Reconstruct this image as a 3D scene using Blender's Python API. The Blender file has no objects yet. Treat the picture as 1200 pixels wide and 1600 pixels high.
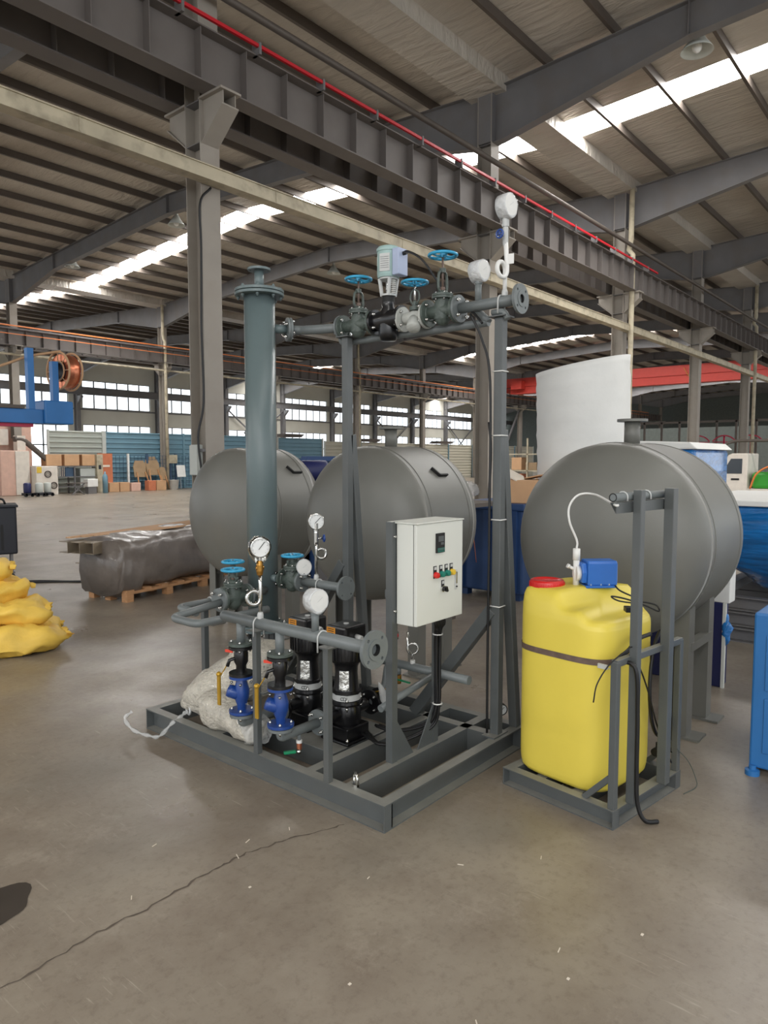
import bpy, bmesh, math, random
from mathutils import Vector, Matrix, noise
random.seed(7)
PI = math.pi
S = bpy.context.scene
COL = S.collection

# ---------------------------------------------------------------- camera
YAW, PITCH, FPX, CAMH = math.radians(40.1), math.radians(4.3), 1108.0, 1.6
_f0 = Vector((math.cos(YAW), math.sin(YAW), 0))
_right = Vector((math.sin(YAW), -math.cos(YAW), 0))
_fwd = _f0 * math.cos(PITCH) + Vector((0, 0, -math.sin(PITCH)))
_up = _right.cross(_fwd)
cam_d = bpy.data.cameras.new('camera')
cam = bpy.data.objects.new('camera', cam_d)
COL.objects.link(cam)
cam.matrix_world = Matrix(((_right.x, _up.x, -_fwd.x, 0), (_right.y, _up.y, -_fwd.y, 0),
                           (_right.z, _up.z, -_fwd.z, CAMH), (0, 0, 0, 1)))
cam_d.sensor_fit = 'VERTICAL'
cam_d.sensor_height = 36
cam_d.lens = 36 * FPX / 1600
cam_d.clip_end = 500
S.camera = cam

# ---------------------------------------------------------------- world, lights, exposure
S.view_settings.view_transform = 'Standard'
S.view_settings.look = 'None'
S.view_settings.exposure = 0.12
S.view_settings.gamma = 1.0
S.view_settings.use_curve_mapping = False
wd = bpy.data.worlds.new('sky')
S.world = wd
wd.use_nodes = True
wn = wd.node_tree
bg = wn.nodes['Background']
bg.inputs['Color'].default_value = (0.91, 0.955, 1.0, 1)
bg.inputs['Strength'].default_value = 1.5
SKY_GLOW = 33.0        # translucent roof lights
PANE_GLOW = 2.0       # daylight in the windows


def area(name, loc, rot, sx, sy, power, color=(1, 1, 1)):
    l = bpy.data.lights.new(name, 'AREA')
    l.shape = 'RECTANGLE'; l.size = sx; l.size_y = sy; l.energy = power; l.color = color
    o = bpy.data.objects.new(name, l); COL.objects.link(o)
    o.location = loc; o.rotation_euler = rot
    return o


# added fill light behind the camera, brightens the foreground
area('foreground_fill', (-8.0, -7.0, 5.2), (math.radians(62), 0, math.radians(-48)), 12, 6, 380, (0.98, 0.98, 1.0))
# added overhead fill for the top faces, unseen above and behind the camera
area('overhead_fill', (1.0, -3.4, 9.9), (0, 0, 0), 16, 1.6, 420, (1.0, 0.99, 0.96))


# ---------------------------------------------------------------- materials
def s2l(c):
    c = c / 255.0
    return c / 12.92 if c <= 0.04045 else ((c + 0.055) / 1.055) ** 2.4


def mat(name, rgb, rough=0.5, metal=0.0, var=0.07, vs=5.0, bump=0.0, bs=60.0, coat=0.0, spec=0.5, alpha=1.0,
        trans=0.0, emit=0.0, stretch=None, dirt=None, dirt_scale=1.5, dirt_amt=0.5):
    m = bpy.data.materials.new(name)
    m.use_nodes = True
    nt = m.node_tree; N = nt.nodes; L = nt.links
    p = N['Principled BSDF']
    col = tuple(s2l(v) for v in rgb) + (1,)
    tc = N.new('ShaderNodeTexCoord')
    src = tc.outputs['Object']
    if stretch:
        mp = N.new('ShaderNodeMapping'); mp.inputs['Scale'].default_value = stretch
        L.new(src, mp.inputs['Vector']); src = mp.outputs['Vector']
    nz = N.new('ShaderNodeTexNoise'); nz.inputs['Scale'].default_value = vs; nz.inputs['Detail'].default_value = 5
    L.new(src, nz.inputs['Vector'])
    mr = N.new('ShaderNodeMapRange'); mr.inputs['From Min'].default_value = 0.3; mr.inputs['From Max'].default_value = 0.7
    mr.inputs['To Min'].default_value = 1 - var; mr.inputs['To Max'].default_value = 1 + var
    L.new(nz.outputs['Fac'], mr.inputs['Value'])
    mx = N.new('ShaderNodeVectorMath'); mx.operation = 'SCALE'
    mx.inputs[0].default_value = col[:3]
    L.new(mr.outputs['Result'], mx.inputs['Scale'])
    out = mx.outputs['Vector']
    if dirt:
        n2 = N.new('ShaderNodeTexNoise'); n2.inputs['Scale'].default_value = dirt_scale; n2.inputs['Detail'].default_value = 8
        L.new(src, n2.inputs['Vector'])
        r2 = N.new('ShaderNodeMapRange'); r2.inputs['From Min'].default_value = 0.48; r2.inputs['From Max'].default_value = 0.7
        r2.inputs['To Max'].default_value = dirt_amt
        L.new(n2.outputs['Fac'], r2.inputs['Value'])
        mm = N.new('ShaderNodeMix'); mm.data_type = 'RGBA'
        L.new(r2.outputs['Result'], mm.inputs[0]); L.new(out, mm.inputs[6])
        mm.inputs[7].default_value = tuple(s2l(v) for v in dirt) + (1,)
        out = mm.outputs[2]
    L.new(out, p.inputs['Base Color'])
    p.inputs['Roughness'].default_value = rough
    p.inputs['Metallic'].default_value = metal
    p.inputs['Specular IOR Level'].default_value = spec
    p.inputs['Coat Weight'].default_value = coat
    p.inputs['Alpha'].default_value = alpha
    p.inputs['Transmission Weight'].default_value = trans
    if emit:
        p.inputs['Emission Color'].default_value = col
        p.inputs['Emission Strength'].default_value = emit
    if bump:
        nb = N.new('ShaderNodeTexNoise'); nb.inputs['Scale'].default_value = bs; nb.inputs['Detail'].default_value = 6
        L.new(src, nb.inputs['Vector'])
        b = N.new('ShaderNodeBump'); b.inputs['Strength'].default_value = bump; b.inputs['Distance'].default_value = 0.02
        L.new(nb.outputs['Fac'], b.inputs['Height']); L.new(b.outputs['Normal'], p.inputs['Normal'])
    return m


def floor_mat():
    m = bpy.data.materials.new('polished_concrete'); m.use_nodes = True
    nt = m.node_tree; N = nt.nodes; L = nt.links; p = N['Principled BSDF']
    tc = N.new('ShaderNodeTexCoord'); src = tc.outputs['Object']

    def nzt(scale, detail=6, rough=0.6, mp=None, dist=0.0):
        n = N.new('ShaderNodeTexNoise'); n.inputs['Scale'].default_value = scale; n.inputs['Detail'].default_value = detail
        n.inputs['Roughness'].default_value = rough; n.inputs['Distortion'].default_value = dist
        if mp:
            k = N.new('ShaderNodeMapping'); k.inputs['Scale'].default_value = mp[0]; k.inputs['Rotation'].default_value = (0, 0, mp[1])
            L.new(src, k.inputs['Vector']); L.new(k.outputs['Vector'], n.inputs['Vector'])
        else:
            L.new(src, n.inputs['Vector'])
        return n.outputs['Fac']

    def ramp(v, a, b, lo=0.0, hi=1.0):
        r = N.new('ShaderNodeMapRange'); r.inputs['From Min'].default_value = a; r.inputs['From Max'].default_value = b
        r.inputs['To Min'].default_value = lo; r.inputs['To Max'].default_value = hi
        L.new(v, r.inputs['Value']); return r.outputs['Result']

    def mix(f, a, b):
        k = N.new('ShaderNodeMix'); k.data_type = 'RGBA'
        L.new(f, k.inputs[0])
        for i, v in ((6, a), (7, b)):
            if isinstance(v, tuple): k.inputs[i].default_value = tuple(s2l(x) for x in v) + (1,)
            else: L.new(v, k.inputs[i])
        return k.outputs[2]
    c = mix(ramp(nzt(0.5, 6, 0.65), 0.32, 0.68), (132, 122, 109), (158, 148, 132))
    c = mix(ramp(nzt(2.3, 8, 0.7), 0.42, 0.72, 0, 0.7), c, (120, 107, 94))
    c = mix(ramp(nzt(0.9, 5, 0.5), 0.55, 0.78, 0, 0.45), c, (112, 112, 104))
    c = mix(ramp(nzt(26, 6, 0.75), 0.5, 0.75, 0, 0.5), c, (98, 87, 76))
    c = mix(ramp(nzt(1.1, 10, 0.85), 0.56, 0.66, 0, 0.45), c, (172, 161, 146))
    # pale scuffs and thin scratches
    pa = nzt(1.6, 4, 0.5)
    for ang, sc in ((0.4, 1.0), (1.7, 1.3), (-0.7, 0.8)):
        f = ramp(nzt(7 * sc, 3, 0.5, ((12, 0.9, 1), ang), 0.4), 0.66, 0.74, 0, 0.75)
        k = N.new('ShaderNodeMath'); k.operation = 'MULTIPLY'
        L.new(f, k.inputs[0]); L.new(ramp(pa, 0.5, 0.62), k.inputs[1])
        c = mix(k.outputs[0], c, (176, 166, 150))
    f = ramp(nzt(3.1, 9, 0.8), 0.63, 0.72, 0, 0.5)
    c = mix(f, c, (160, 150, 136))
    f = ramp(nzt(55, 4, 0.6), 0.71, 0.78, 0, 0.55)
    c = mix(f, c, (170, 162, 148))
    L.new(c, p.inputs['Base Color'])
    L.new(ramp(nzt(1.3, 6, 0.6), 0.3, 0.7, 0.26, 0.46), p.inputs['Roughness'])
    p.inputs['Specular IOR Level'].default_value = 0.5
    b = N.new('ShaderNodeBump'); b.inputs['Strength'].default_value = 0.12; b.inputs['Distance'].default_value = 0.01
    L.new(nzt(18, 8, 0.7), b.inputs['Height']); L.new(b.outputs['Normal'], p.inputs['Normal'])
    return m


def roof_mat():
    m = mat('roof_insulation_foil', (190, 184, 174), rough=0.5, metal=0.1, var=0.10, vs=0.5, dirt=(150, 138, 124), dirt_scale=0.35, dirt_amt=0.6)
    nt = m.node_tree; N = nt.nodes; L = nt.links; p = N['Principled BSDF']
    tc = N.new('ShaderNodeTexCoord')
    k = N.new('ShaderNodeMapping'); k.inputs['Scale'].default_value = (3.0, 0.7, 1)
    L.new(tc.outputs['Object'], k.inputs['Vector'])
    n = N.new('ShaderNodeTexNoise'); n.inputs['Scale'].default_value = 1.6; n.inputs['Detail'].default_value = 5
    n.inputs['Distortion'].default_value = 0.6
    L.new(k.outputs['Vector'], n.inputs['Vector'])
    b = N.new('ShaderNodeBump'); b.inputs['Strength'].default_value = 0.5; b.inputs['Distance'].default_value = 0.25
    L.new(n.outputs['Fac'], b.inputs['Height']); L.new(b.outputs['Normal'], p.inputs['Normal'])
    return m


M = dict(
    floor=floor_mat(), roof=roof_mat(),
    frame=mat('building_steel_paint', (112, 111, 112), 0.6, var=0.12, vs=1.2, dirt=(108, 100, 92), dirt_amt=0.5),
    column=mat('column_paint', (152, 145, 135), 0.6, var=0.1, vs=1.5, dirt=(122, 112, 102), dirt_amt=0.5),
    frame_d=mat('purlin_steel', (92, 84, 77), 0.55, metal=0.2, var=0.12, vs=1.0),
    girder=mat('girder_paint', (108, 102, 98), 0.6, var=0.12, vs=1.5, dirt=(84, 76, 70)),
    wall=mat('painted_wall', (205, 203, 192), 0.85, var=0.05, vs=0.6),
    endwall=mat('dark_end_wall', (92, 98, 94), 0.85, var=0.1),
    cream=mat('cream_paint', (184, 174, 150), 0.6, var=0.12, vs=3, dirt=(120, 110, 92), dirt_scale=4, dirt_amt=0.6),
    redbar=mat('red_conductor', (196, 32, 44), 0.45), orange=mat('orange_conductor', (230, 132, 70), 0.5),
    crane=mat('crane_red', (190, 60, 48), 0.5, var=0.05),
    sky=mat('roof_light_sheet', (252, 250, 248), 0.6, emit=SKY_GLOW, var=0.02),
    pane=mat('daylit_glass', (240, 248, 255), 0.2, emit=PANE_GLOW, var=0.03, vs=0.6),
    mull=mat('window_frame_paint', (96, 100, 100), 0.6),
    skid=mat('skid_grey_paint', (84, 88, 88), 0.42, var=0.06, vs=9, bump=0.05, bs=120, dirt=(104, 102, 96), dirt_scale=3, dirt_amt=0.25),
    vessel=mat('vessel_grey_paint', (98, 112, 113), 0.34, var=0.04, vs=7, bump=0.04, bs=150),
    tank=mat('tank_primer_grey', (110, 110, 104), 0.42, var=0.05, vs=2.5, bump=0.04, bs=140, dirt=(96, 92, 86), dirt_scale=2, dirt_amt=0.3),
    pipe=mat('pipe_grey_paint', (110, 116, 116), 0.38, var=0.06, vs=12, bump=0.05, bs=120),
    cast=mat('cast_iron_green_grey', (76, 86, 80), 0.42, var=0.12, vs=22, bump=0.25, bs=70),
    castw=mat('cast_pale_grey', (176, 178, 172), 0.45, var=0.08, vs=22, bump=0.2, bs=70),
    cyan=mat('handwheel_blue', (54, 158, 200), 0.35, var=0.08, vs=14),
    bluem=mat('metering_pump_blue', (44, 106, 190), 0.35, var=0.06, vs=8),
    blue=mat('cobalt_cast_enamel', (30, 66, 136), 0.3, var=0.12, vs=16, coat=0.3),
    bluep=mat('blue_bin_paint', (38, 68, 114), 0.5, var=0.1, vs=3, dirt=(30, 50, 84), dirt_amt=0.5),
    blueb=mat('bright_blue_paint', (46, 112, 176), 0.4, var=0.08, vs=3),
    navy=mat('navy_paint', (30, 36, 84), 0.5),
    black=mat('black_enamel', (18, 18, 20), 0.28, var=0.15, vs=12, coat=0.2),
    rubber=mat('black_rubber', (20, 20, 21), 0.5, var=0.1),
    gasket=mat('dark_gasket', (26, 26, 26), 0.7),
    chrome=mat('bright_steel', (206, 206, 202), 0.2, metal=1.0, var=0.06, vs=20),
    foil=mat('crumpled_silver_film', (206, 206, 200), 0.16, metal=0.9, var=0.15, vs=10, bump=1.0, bs=22),
    wrap=mat('cling_wrap_white', (206, 208, 208), 0.22, var=0.1, vs=18, bump=0.7, bs=30, coat=0.5),
    film=mat('clear_film', (230, 232, 230), 0.12, alpha=0.35, bump=0.9, bs=30, coat=0.5),
    white=mat('white_powder_coat', (214, 216, 208), 0.42, var=0.02, vs=3),
    whitep=mat('white_plastic', (226, 226, 222), 0.4),
    brass=mat('brass', (176, 130, 62), 0.3, metal=0.85, var=0.1),
    copper=mat('copper_wire', (206, 128, 96), 0.3, metal=0.85, var=0.12, vs=30),
    gold=mat('brass_lever', (190, 150, 50), 0.35, metal=0.5),
    green=mat('green_lever', (16, 128, 84), 0.4), greenb=mat('bright_green_paint', (52, 150, 44), 0.4),
    red=mat('red_plastic', (206, 36, 34), 0.3, var=0.05, coat=0.3), redl=mat('red_label', (214, 70, 50), 0.5),
    amber=mat('yellow_button', (226, 190, 60), 0.35), teal=mat('green_button', (24, 120, 104), 0.35),
    orange_l=mat('orange_label', (226, 150, 44), 0.5),
    yellow=mat('yellow_polyethylene', (226, 205, 82), 0.4, var=0.04, vs=3, bump=0.04, bs=18),
    bag=mat('yellow_woven_bag', (240, 200, 88), 0.6, var=0.12, vs=5, bump=0.8, bs=7),
    bagw=mat('white_film_bag', (206, 200, 186), 0.4, var=0.16, vs=30, bump=1.0, bs=75, coat=0.3),
    foam=mat('white_foam_sheet', (222, 222, 218), 0.6, var=0.04, vs=2.5, bump=0.35, bs=5),
    greywrap=mat('grey_film_wrap', (112, 104, 97), 0.36, var=0.22, vs=3.5, bump=0.8, bs=6, coat=0.15),
    steelraw=mat('stacked_raw_steel', (136, 124, 106), 0.5, metal=0.3, var=0.2, vs=4),
    wood=mat('pallet_wood', (176, 132, 92), 0.75, var=0.18, vs=6, stretch=(1, 8, 8), bump=0.2, bs=30),
    card=mat('cardboard', (198, 158, 120), 0.8, var=0.08, vs=3), paper=mat('pale_paper', (226, 216, 200), 0.8),
    bluewrap=mat('blue_stretch_film', (18, 108, 178), 0.15, var=0.30, vs=2.5, bump=1.0, bs=5, coat=0.7, stretch=(1, 1, 5)),
    pink=mat('pinkish_cabinet', (214, 176, 158), 0.5), offw=mat('offwhite_cabinet', (220, 212, 200), 0.5),
    fbeige=mat('beige_ribbed_sheet', (188, 184, 168), 0.6, var=0.05, vs=0.7),
    fblue=mat('blue_ribbed_sheet', (112, 148, 164), 0.5, var=0.08, vs=0.7), fwhite=mat('pale_ribbed_sheet', (172, 178, 170), 0.5, var=0.08, vs=0.7),
    brown=mat('brown_board', (154, 130, 100), 0.8, var=0.1), terracotta=mat('orange_board', (196, 118, 84), 0.7, var=0.08),
    machblk=mat('dark_machine', (30, 32, 40), 0.5), oil=mat('oil_stain', (72, 66, 60), 0.25, var=0.1),
    screen=mat('grey_display', (84, 88, 88), 0.3), glassd=mat('dark_glass', (40, 46, 52), 0.1),
    silverl=mat('silver_label', (190, 192, 190), 0.35), magenta=mat('magenta_paint', (178, 46, 74), 0.5),
    dial=mat('dial_white', (228, 230, 228), 0.4, var=0.01), lgrey=mat('light_grey_box', (186, 190, 184), 0.5, var=0.04),
    actu=mat('actuator_pale_green', (154, 182, 178), 0.4, var=0.04), lilac=mat('actuator_cover', (168, 180, 206), 0.4),
    strap=mat('brown_strap', (106, 88, 78), 0.4, var=0.25, vs=30), mesh=mat('wire_mesh_blue', (60, 84, 110), 0.6),
    scratch=mat('crack_dark', (96, 86, 76), 0.9, var=0.2, vs=20),
)


def lighten_tops(m, rgb, amt):
    """paint overhead light into the colour: upward faces turn paler"""
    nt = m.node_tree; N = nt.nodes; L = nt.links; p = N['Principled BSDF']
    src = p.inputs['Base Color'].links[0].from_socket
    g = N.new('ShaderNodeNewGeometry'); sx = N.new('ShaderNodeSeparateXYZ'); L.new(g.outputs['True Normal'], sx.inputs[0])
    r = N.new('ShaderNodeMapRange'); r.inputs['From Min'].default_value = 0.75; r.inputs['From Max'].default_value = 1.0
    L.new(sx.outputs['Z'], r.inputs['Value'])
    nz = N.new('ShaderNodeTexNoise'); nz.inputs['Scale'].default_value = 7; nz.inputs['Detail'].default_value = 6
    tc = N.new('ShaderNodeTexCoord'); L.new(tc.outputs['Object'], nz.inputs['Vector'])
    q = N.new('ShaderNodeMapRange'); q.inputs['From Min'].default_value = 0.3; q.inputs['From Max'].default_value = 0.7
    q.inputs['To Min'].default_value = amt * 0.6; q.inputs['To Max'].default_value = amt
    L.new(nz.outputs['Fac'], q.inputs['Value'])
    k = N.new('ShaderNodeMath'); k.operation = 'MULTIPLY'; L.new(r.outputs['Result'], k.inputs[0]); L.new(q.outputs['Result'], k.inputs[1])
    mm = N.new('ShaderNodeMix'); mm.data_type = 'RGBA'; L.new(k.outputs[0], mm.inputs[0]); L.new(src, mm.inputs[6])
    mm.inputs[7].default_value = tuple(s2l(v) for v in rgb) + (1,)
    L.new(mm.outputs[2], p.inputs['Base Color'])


lighten_tops(M['skid'], (170, 168, 158), 0.55)  # top light painted into the skid colour, paler on upward faces


# ---------------------------------------------------------------- mesh helpers
def frame_of(d):
    d = Vector(d).normalized()
    a = Vector((0, 0, 1)) if abs(d.z) < 0.9 else Vector((1, 0, 0))
    u = a.cross(d).normalized(); v = d.cross(u)
    return d, u, v


class MB:
    def __init__(s):
        s.v = []; s.f = []; s.s = []

    def add(s, vs, fs, sm=False):
        k = len(s.v); s.v += [Vector(p) for p in vs]
        s.f += [tuple(i + k for i in f) for f in fs]; s.s += [sm] * len(fs)
        return s

    def box(s, x0, x1, y0, y1, z0, z1):
        x0, x1 = min(x0, x1), max(x0, x1); y0, y1 = min(y0, y1), max(y0, y1); z0, z1 = min(z0, z1), max(z0, z1)
        return s.add([(x0, y0, z0), (x1, y0, z0), (x1, y1, z0), (x0, y1, z0), (x0, y0, z1), (x1, y0, z1), (x1, y1, z1), (x0, y1, z1)],
                     [(0, 3, 2, 1), (4, 5, 6, 7), (0, 1, 5, 4), (1, 2, 6, 5), (2, 3, 7, 6), (3, 0, 4, 7)])

    def obox(s, c, size, rz=0, rx=0, ry=0):
        R = Matrix.Rotation(rz, 3, 'Z') @ Matrix.Rotation(ry, 3, 'Y') @ Matrix.Rotation(rx, 3, 'X')
        h = [v / 2 for v in size]; c = Vector(c)
        P = [c + R @ Vector((a * h[0], b * h[1], d * h[2])) for d in (-1, 1) for a, b in ((-1, -1), (1, -1), (1, 1), (-1, 1))]
        return s.add(P, [(0, 3, 2, 1), (4, 5, 6, 7), (0, 1, 5, 4), (1, 2, 6, 5), (2, 3, 7, 6), (3, 0, 4, 7)])

    def bar(s, p0, p1, w, h, up=(0, 0, 1)):
        """rectangular bar from p0 to p1, w across, h along up"""
        p0 = Vector(p0); p1 = Vector(p1); d = (p1 - p0).normalized(); up = Vector(up)
        if abs(d.dot(up)) > 0.99: up = Vector((1, 0, 0))
        side = d.cross(up).normalized(); u2 = side.cross(d)
        return s.ext([(-w / 2, -h / 2), (w / 2, -h / 2), (w / 2, h / 2), (-w / 2, h / 2)], p0, p1, side, u2)

    def ext(s, prof, p0, p1, a, b, sm=False):
        """extrude a closed 2-D profile (in axes a, b) from p0 to p1"""
        p0 = Vector(p0); p1 = Vector(p1); a = Vector(a); b = Vector(b); n = len(prof)
        vs = [p0 + a * x + b * y for x, y in prof] + [p1 + a * x + b * y for x, y in prof]
        area2 = sum(prof[i][0] * prof[(i + 1) % n][1] - prof[(i + 1) % n][0] * prof[i][1] for i in range(n))
        flip = (a.cross(b).dot(p1 - p0) * area2) < 0
        fs = [tuple(range(n - 1, -1, -1)), tuple(range(n, 2 * n))] + [(i, (i + 1) % n, n + (i + 1) % n, n + i) for i in range(n)]
        if flip: fs = [f[::-1] for f in fs]
        return s.add(vs, fs, sm)

    def chan(s, p0, p1, h, b, t, out):
        """steel channel; web on the line p0-p1 (at its middle height), flanges pointing to `out`"""
        out = Vector(out).normalized(); d = (Vector(p1) - Vector(p0)).normalized(); up = out.cross(d).normalized()
        if up.z < 0 or (abs(up.z) < .01 and up.x < 0): up = -up
        H = h / 2
        return s.ext([(0, -H), (b, -H), (b, -H + t), (t, -H + t), (t, H - t), (b, H - t), (b, H), (0, H)], p0, p1, out, up)

    def ibeam(s, p0, p1, h, b, t, up=(0, 0, 1)):
        d = (Vector(p1) - Vector(p0)).normalized(); up = Vector(up); side = d.cross(up).normalized()
        H, B, w = h / 2, b / 2, t / 2
        return s.ext([(-B, -H), (B, -H), (B, -H + t), (w, -H + t), (w, H - t), (B, H - t), (B, H), (-B, H), (-B, H - t), (-w, H - t), (-w, -H + t), (-B, -H + t)],
                     p0, p1, side, up)

    def cyl(s, p0, p1, r, r2=None, seg=20, cap=True):
        return s.tube([p0, p1], [r, r if r2 is None else r2], seg, cap=cap)

    def tube(s, pts, r, seg=12, cap=True, closed=False):
        pts = [Vector(p) for p in pts]; n = len(pts)
        if not isinstance(r, (list, tuple)): r = [r] * n
        T = []
        for i in range(n):
            if closed: t = pts[(i + 1) % n] - pts[i - 1]
            else: t = pts[min(i + 1, n - 1)] - pts[max(i - 1, 0)]
            T.append(t.normalized())
        _, u, v = frame_of(T[0]); rings = []
        for i in range(n):
            if i:
                ax = T[i - 1].cross(T[i])
                if ax.length > 1e-7:
                    R = Matrix.Rotation(T[i - 1].angle(T[i]), 3, ax.normalized()); u = R @ u; v = R @ v
            rings.append([pts[i] + (u * math.cos(a) + v * math.sin(a)) * r[i] for a in (2 * PI * k / seg for k in range(seg))])
        vs = [p for g in rings for p in g]; fs = []
        m = n if closed else n - 1
        for i in range(m):
            j = (i + 1) % n
            for k in range(seg):
                k2 = (k + 1) % seg
                fs.append((i * seg + k, i * seg + k2, j * seg + k2, j * seg + k))
        s.add(vs, fs, True)
        if cap and not closed:
            k = len(s.v) - len(vs)
            s.f += [tuple(k + i for i in range(seg - 1, -1, -1)), tuple(k + (n - 1) * seg + i for i in range(seg))]; s.s += [False, False]
        return s

    def lathe(s, prof, o=(0, 0, 0), axis=(0, 0, 1), seg=32, hard=True, sx=1.0):
        """prof: (radius, height) list; hard = flat-ish rings get split vertices"""
        d, u, v = frame_of(axis); o = Vector(o)
        for (r0, h0), (r1, h1) in zip(prof[:-1], prof[1:]):
            vs = []
            for r, h in ((r0, h0), (r1, h1)):
                vs += [o + d * h + (u * math.cos(a) + v * math.sin(a)) * r for a in (2 * PI * k / seg for k in range(seg))]
            fs = [(k, (k + 1) % seg, seg + (k + 1) % seg, seg + k) for k in range(seg)]
            s.add(vs, fs, True)
        return s

    def slathe(s, prof, o=(0, 0, 0), axis=(0, 0, 1), seg=40):
        """smooth connected lathe"""
        d, u, v = frame_of(axis); o = Vector(o); vs = []; fs = []
        for r, h in prof:
            vs += [o + d * h + (u * math.cos(a) + v * math.sin(a)) * max(r, 1e-4) for a in (2 * PI * k / seg for k in range(seg))]
        for i in range(len(prof) - 1):
            fs += [(i * seg + k, i * seg + (k + 1) % seg, (i + 1) * seg + (k + 1) % seg, (i + 1) * seg + k) for k in range(seg)]
        return s.add(vs, fs, True)

    def torus(s, c, axis, R, r, seg=32, rs=10, a0=0, a1=2 * PI):
        d, u, v = frame_of(axis); c = Vector(c)
        full = abs(a1 - a0 - 2 * PI) < 1e-6
        n = seg if full else seg + 1
        return s.tube([c + (u * math.cos(a) + v * math.sin(a)) * R for a in (a0 + (a1 - a0) * k / seg for k in range(n))], r, rs, closed=full)

    def sphere(s, c, r, seg=16, sc=(1, 1, 1)):
        c = Vector(c); vs = []; fs = []; n = seg // 2
        for i in range(n + 1):
            t = PI * i / n
            for k in range(seg):
                a = 2 * PI * k / seg
                vs.append(c + Vector((r * sc[0] * math.sin(t) * math.cos(a), r * sc[1] * math.sin(t) * math.sin(a), r * sc[2] * math.cos(t))))
        for i in range(n):
            for k in range(seg):
                fs.append((i * seg + k, (i + 1) * seg + k, (i + 1) * seg + (k + 1) % seg, i * seg + (k + 1) % seg))
        return s.add(vs, fs, True)

    def build(s, name, m, parent=None, bevel=0, kind=None, label=None, local=False, group=None):
        vs = s.v
        if parent is not None and not local:
            inv = wmat(parent).inverted(); vs = [inv @ p for p in vs]
        me = bpy.data.meshes.new(name)
        me.from_pydata([tuple(p) for p in vs], [], s.f)
        me.polygons.foreach_set('use_smooth', s.s)
        me.materials.append(M[m] if isinstance(m, str) else m)
        me.update()
        o = bpy.data.objects.new(name, me); COL.objects.link(o)
        if parent is not None: o.parent = parent
        if kind: o['kind'] = kind
        if label: o['label'] = label
        if group: o['group'] = group
        if bevel:
            b = o.modifiers.new('bevel', 'BEVEL'); b.width = bevel; b.segments = 2; b.limit_method = 'ANGLE'
            b.angle_limit = math.radians(40)
        return o


def wmat(o):
    m = o.matrix_basis.copy()
    while o.parent is not None:
        o = o.parent; m = o.matrix_basis @ m
    return m


def tag(o, label, cat, group=None):
    o['label'] = label; o['category'] = cat
    if group: o['group'] = group
    return o


def thing(name, label, cat, loc=(0, 0, 0), rz=0.0, group=None):
    o = bpy.data.objects.new(name, None); COL.objects.link(o)
    o.location = loc; o.rotation_euler = (0, 0, rz); o.empty_display_size = 0.1
    return tag(o, label, cat, group)


def copy_tree(o, parent=None):
    c = o.copy(); COL.objects.link(c)
    if parent is not None: c.parent = parent
    for ch in [x for x in o.children]: copy_tree(ch, c)
    return c


def struct(mb, name, m, parent=None, **k):
    return mb.build(name, m, parent, kind='structure' if parent is None else None, **k)


def link_copy(o, parent, loc=None, name=None):
    c = o.copy(); COL.objects.link(c); c.parent = parent
    if loc is not None: c.location = loc
    return c


def holes_plate(name, m, o, axis, R, bore, bolt_r, n, hole, th, parent, rot=PI / 4):
    """round plate with a bore and bolt holes, thickness th along axis from o"""
    cu = bpy.data.curves.new(name, 'CURVE'); cu.dimensions = '2D'; cu.fill_mode = 'BOTH'; cu.extrude = th / 2
    circ = [(0, 0, R, 36), (0, 0, bore, 24)] if bore else [(0, 0, R, 36)]
    circ += [(bolt_r * math.cos(rot + 2 * PI * i / n), bolt_r * math.sin(rot + 2 * PI * i / n), hole, 10) for i in range(n)]
    for x, y, r, sg in circ:
        sp = cu.splines.new('POLY'); sp.points.add(sg - 1); sp.use_cyclic_u = True
        for k in range(sg):
            a = 2 * PI * k / sg
            sp.points[k].co = (x + r * math.cos(a), y + r * math.sin(a), 0, 1)
    t = bpy.data.objects.new('tmp', cu); COL.objects.link(t)
    me = bpy.data.meshes.new_from_object(t); bpy.data.objects.remove(t); bpy.data.curves.remove(cu)
    d, u, v = frame_of(axis); o = Vector(o) + d * (th / 2)
    X = Matrix(((u.x, v.x, d.x, o.x), (u.y, v.y, d.y, o.y), (u.z, v.z, d.z, o.z), (0, 0, 0, 1)))
    me.transform(wmat(parent).inverted() @ X)
    me.materials.clear(); me.materials.append(M[m])
    ob = bpy.data.objects.new(name, me); COL.objects.link(ob); ob.parent = parent
    return ob


def text(name, body, m, size, loc, right, up, parent, th=0.0006, align='LEFT'):
    cu = bpy.data.curves.new(name, 'FONT'); cu.body = body; cu.size = size; cu.extrude = th
    cu.align_x = align
    t = bpy.data.objects.new('tmp', cu); COL.objects.link(t)
    me = bpy.data.meshes.new_from_object(t); bpy.data.objects.remove(t); bpy.data.curves.remove(cu)
    r = Vector(right).normalized(); u = Vector(up).normalized(); n = r.cross(u)
    X = Matrix(((r.x, u.x, n.x, loc[0]), (r.y, u.y, n.y, loc[1]), (r.z, u.z, n.z, loc[2]), (0, 0, 0, 1)))
    me.transform(wmat(parent).inverted() @ X)
    me.materials.clear(); me.materials.append(M[m])
    ob = bpy.data.objects.new(name, me); COL.objects.link(ob); ob.parent = parent
    return ob


def spline(pts, n=8):
    """Catmull-Rom through pts"""
    P = [Vector(p) for p in pts]; P = [P[0] * 2 - P[1]] + P + [P[-1] * 2 - P[-2]]; out = []
    for i in range(1, len(P) - 2):
        a, b, c, d = P[i - 1:i + 3]
        for k in range(n):
            t = k / n
            out.append(0.5 * ((2 * b) + (c - a) * t + (2 * a - 5 * b + 4 * c - d) * t * t + (3 * b - a - 3 * c + d) * t ** 3))
    out.append(P[-2]); return out


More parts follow.
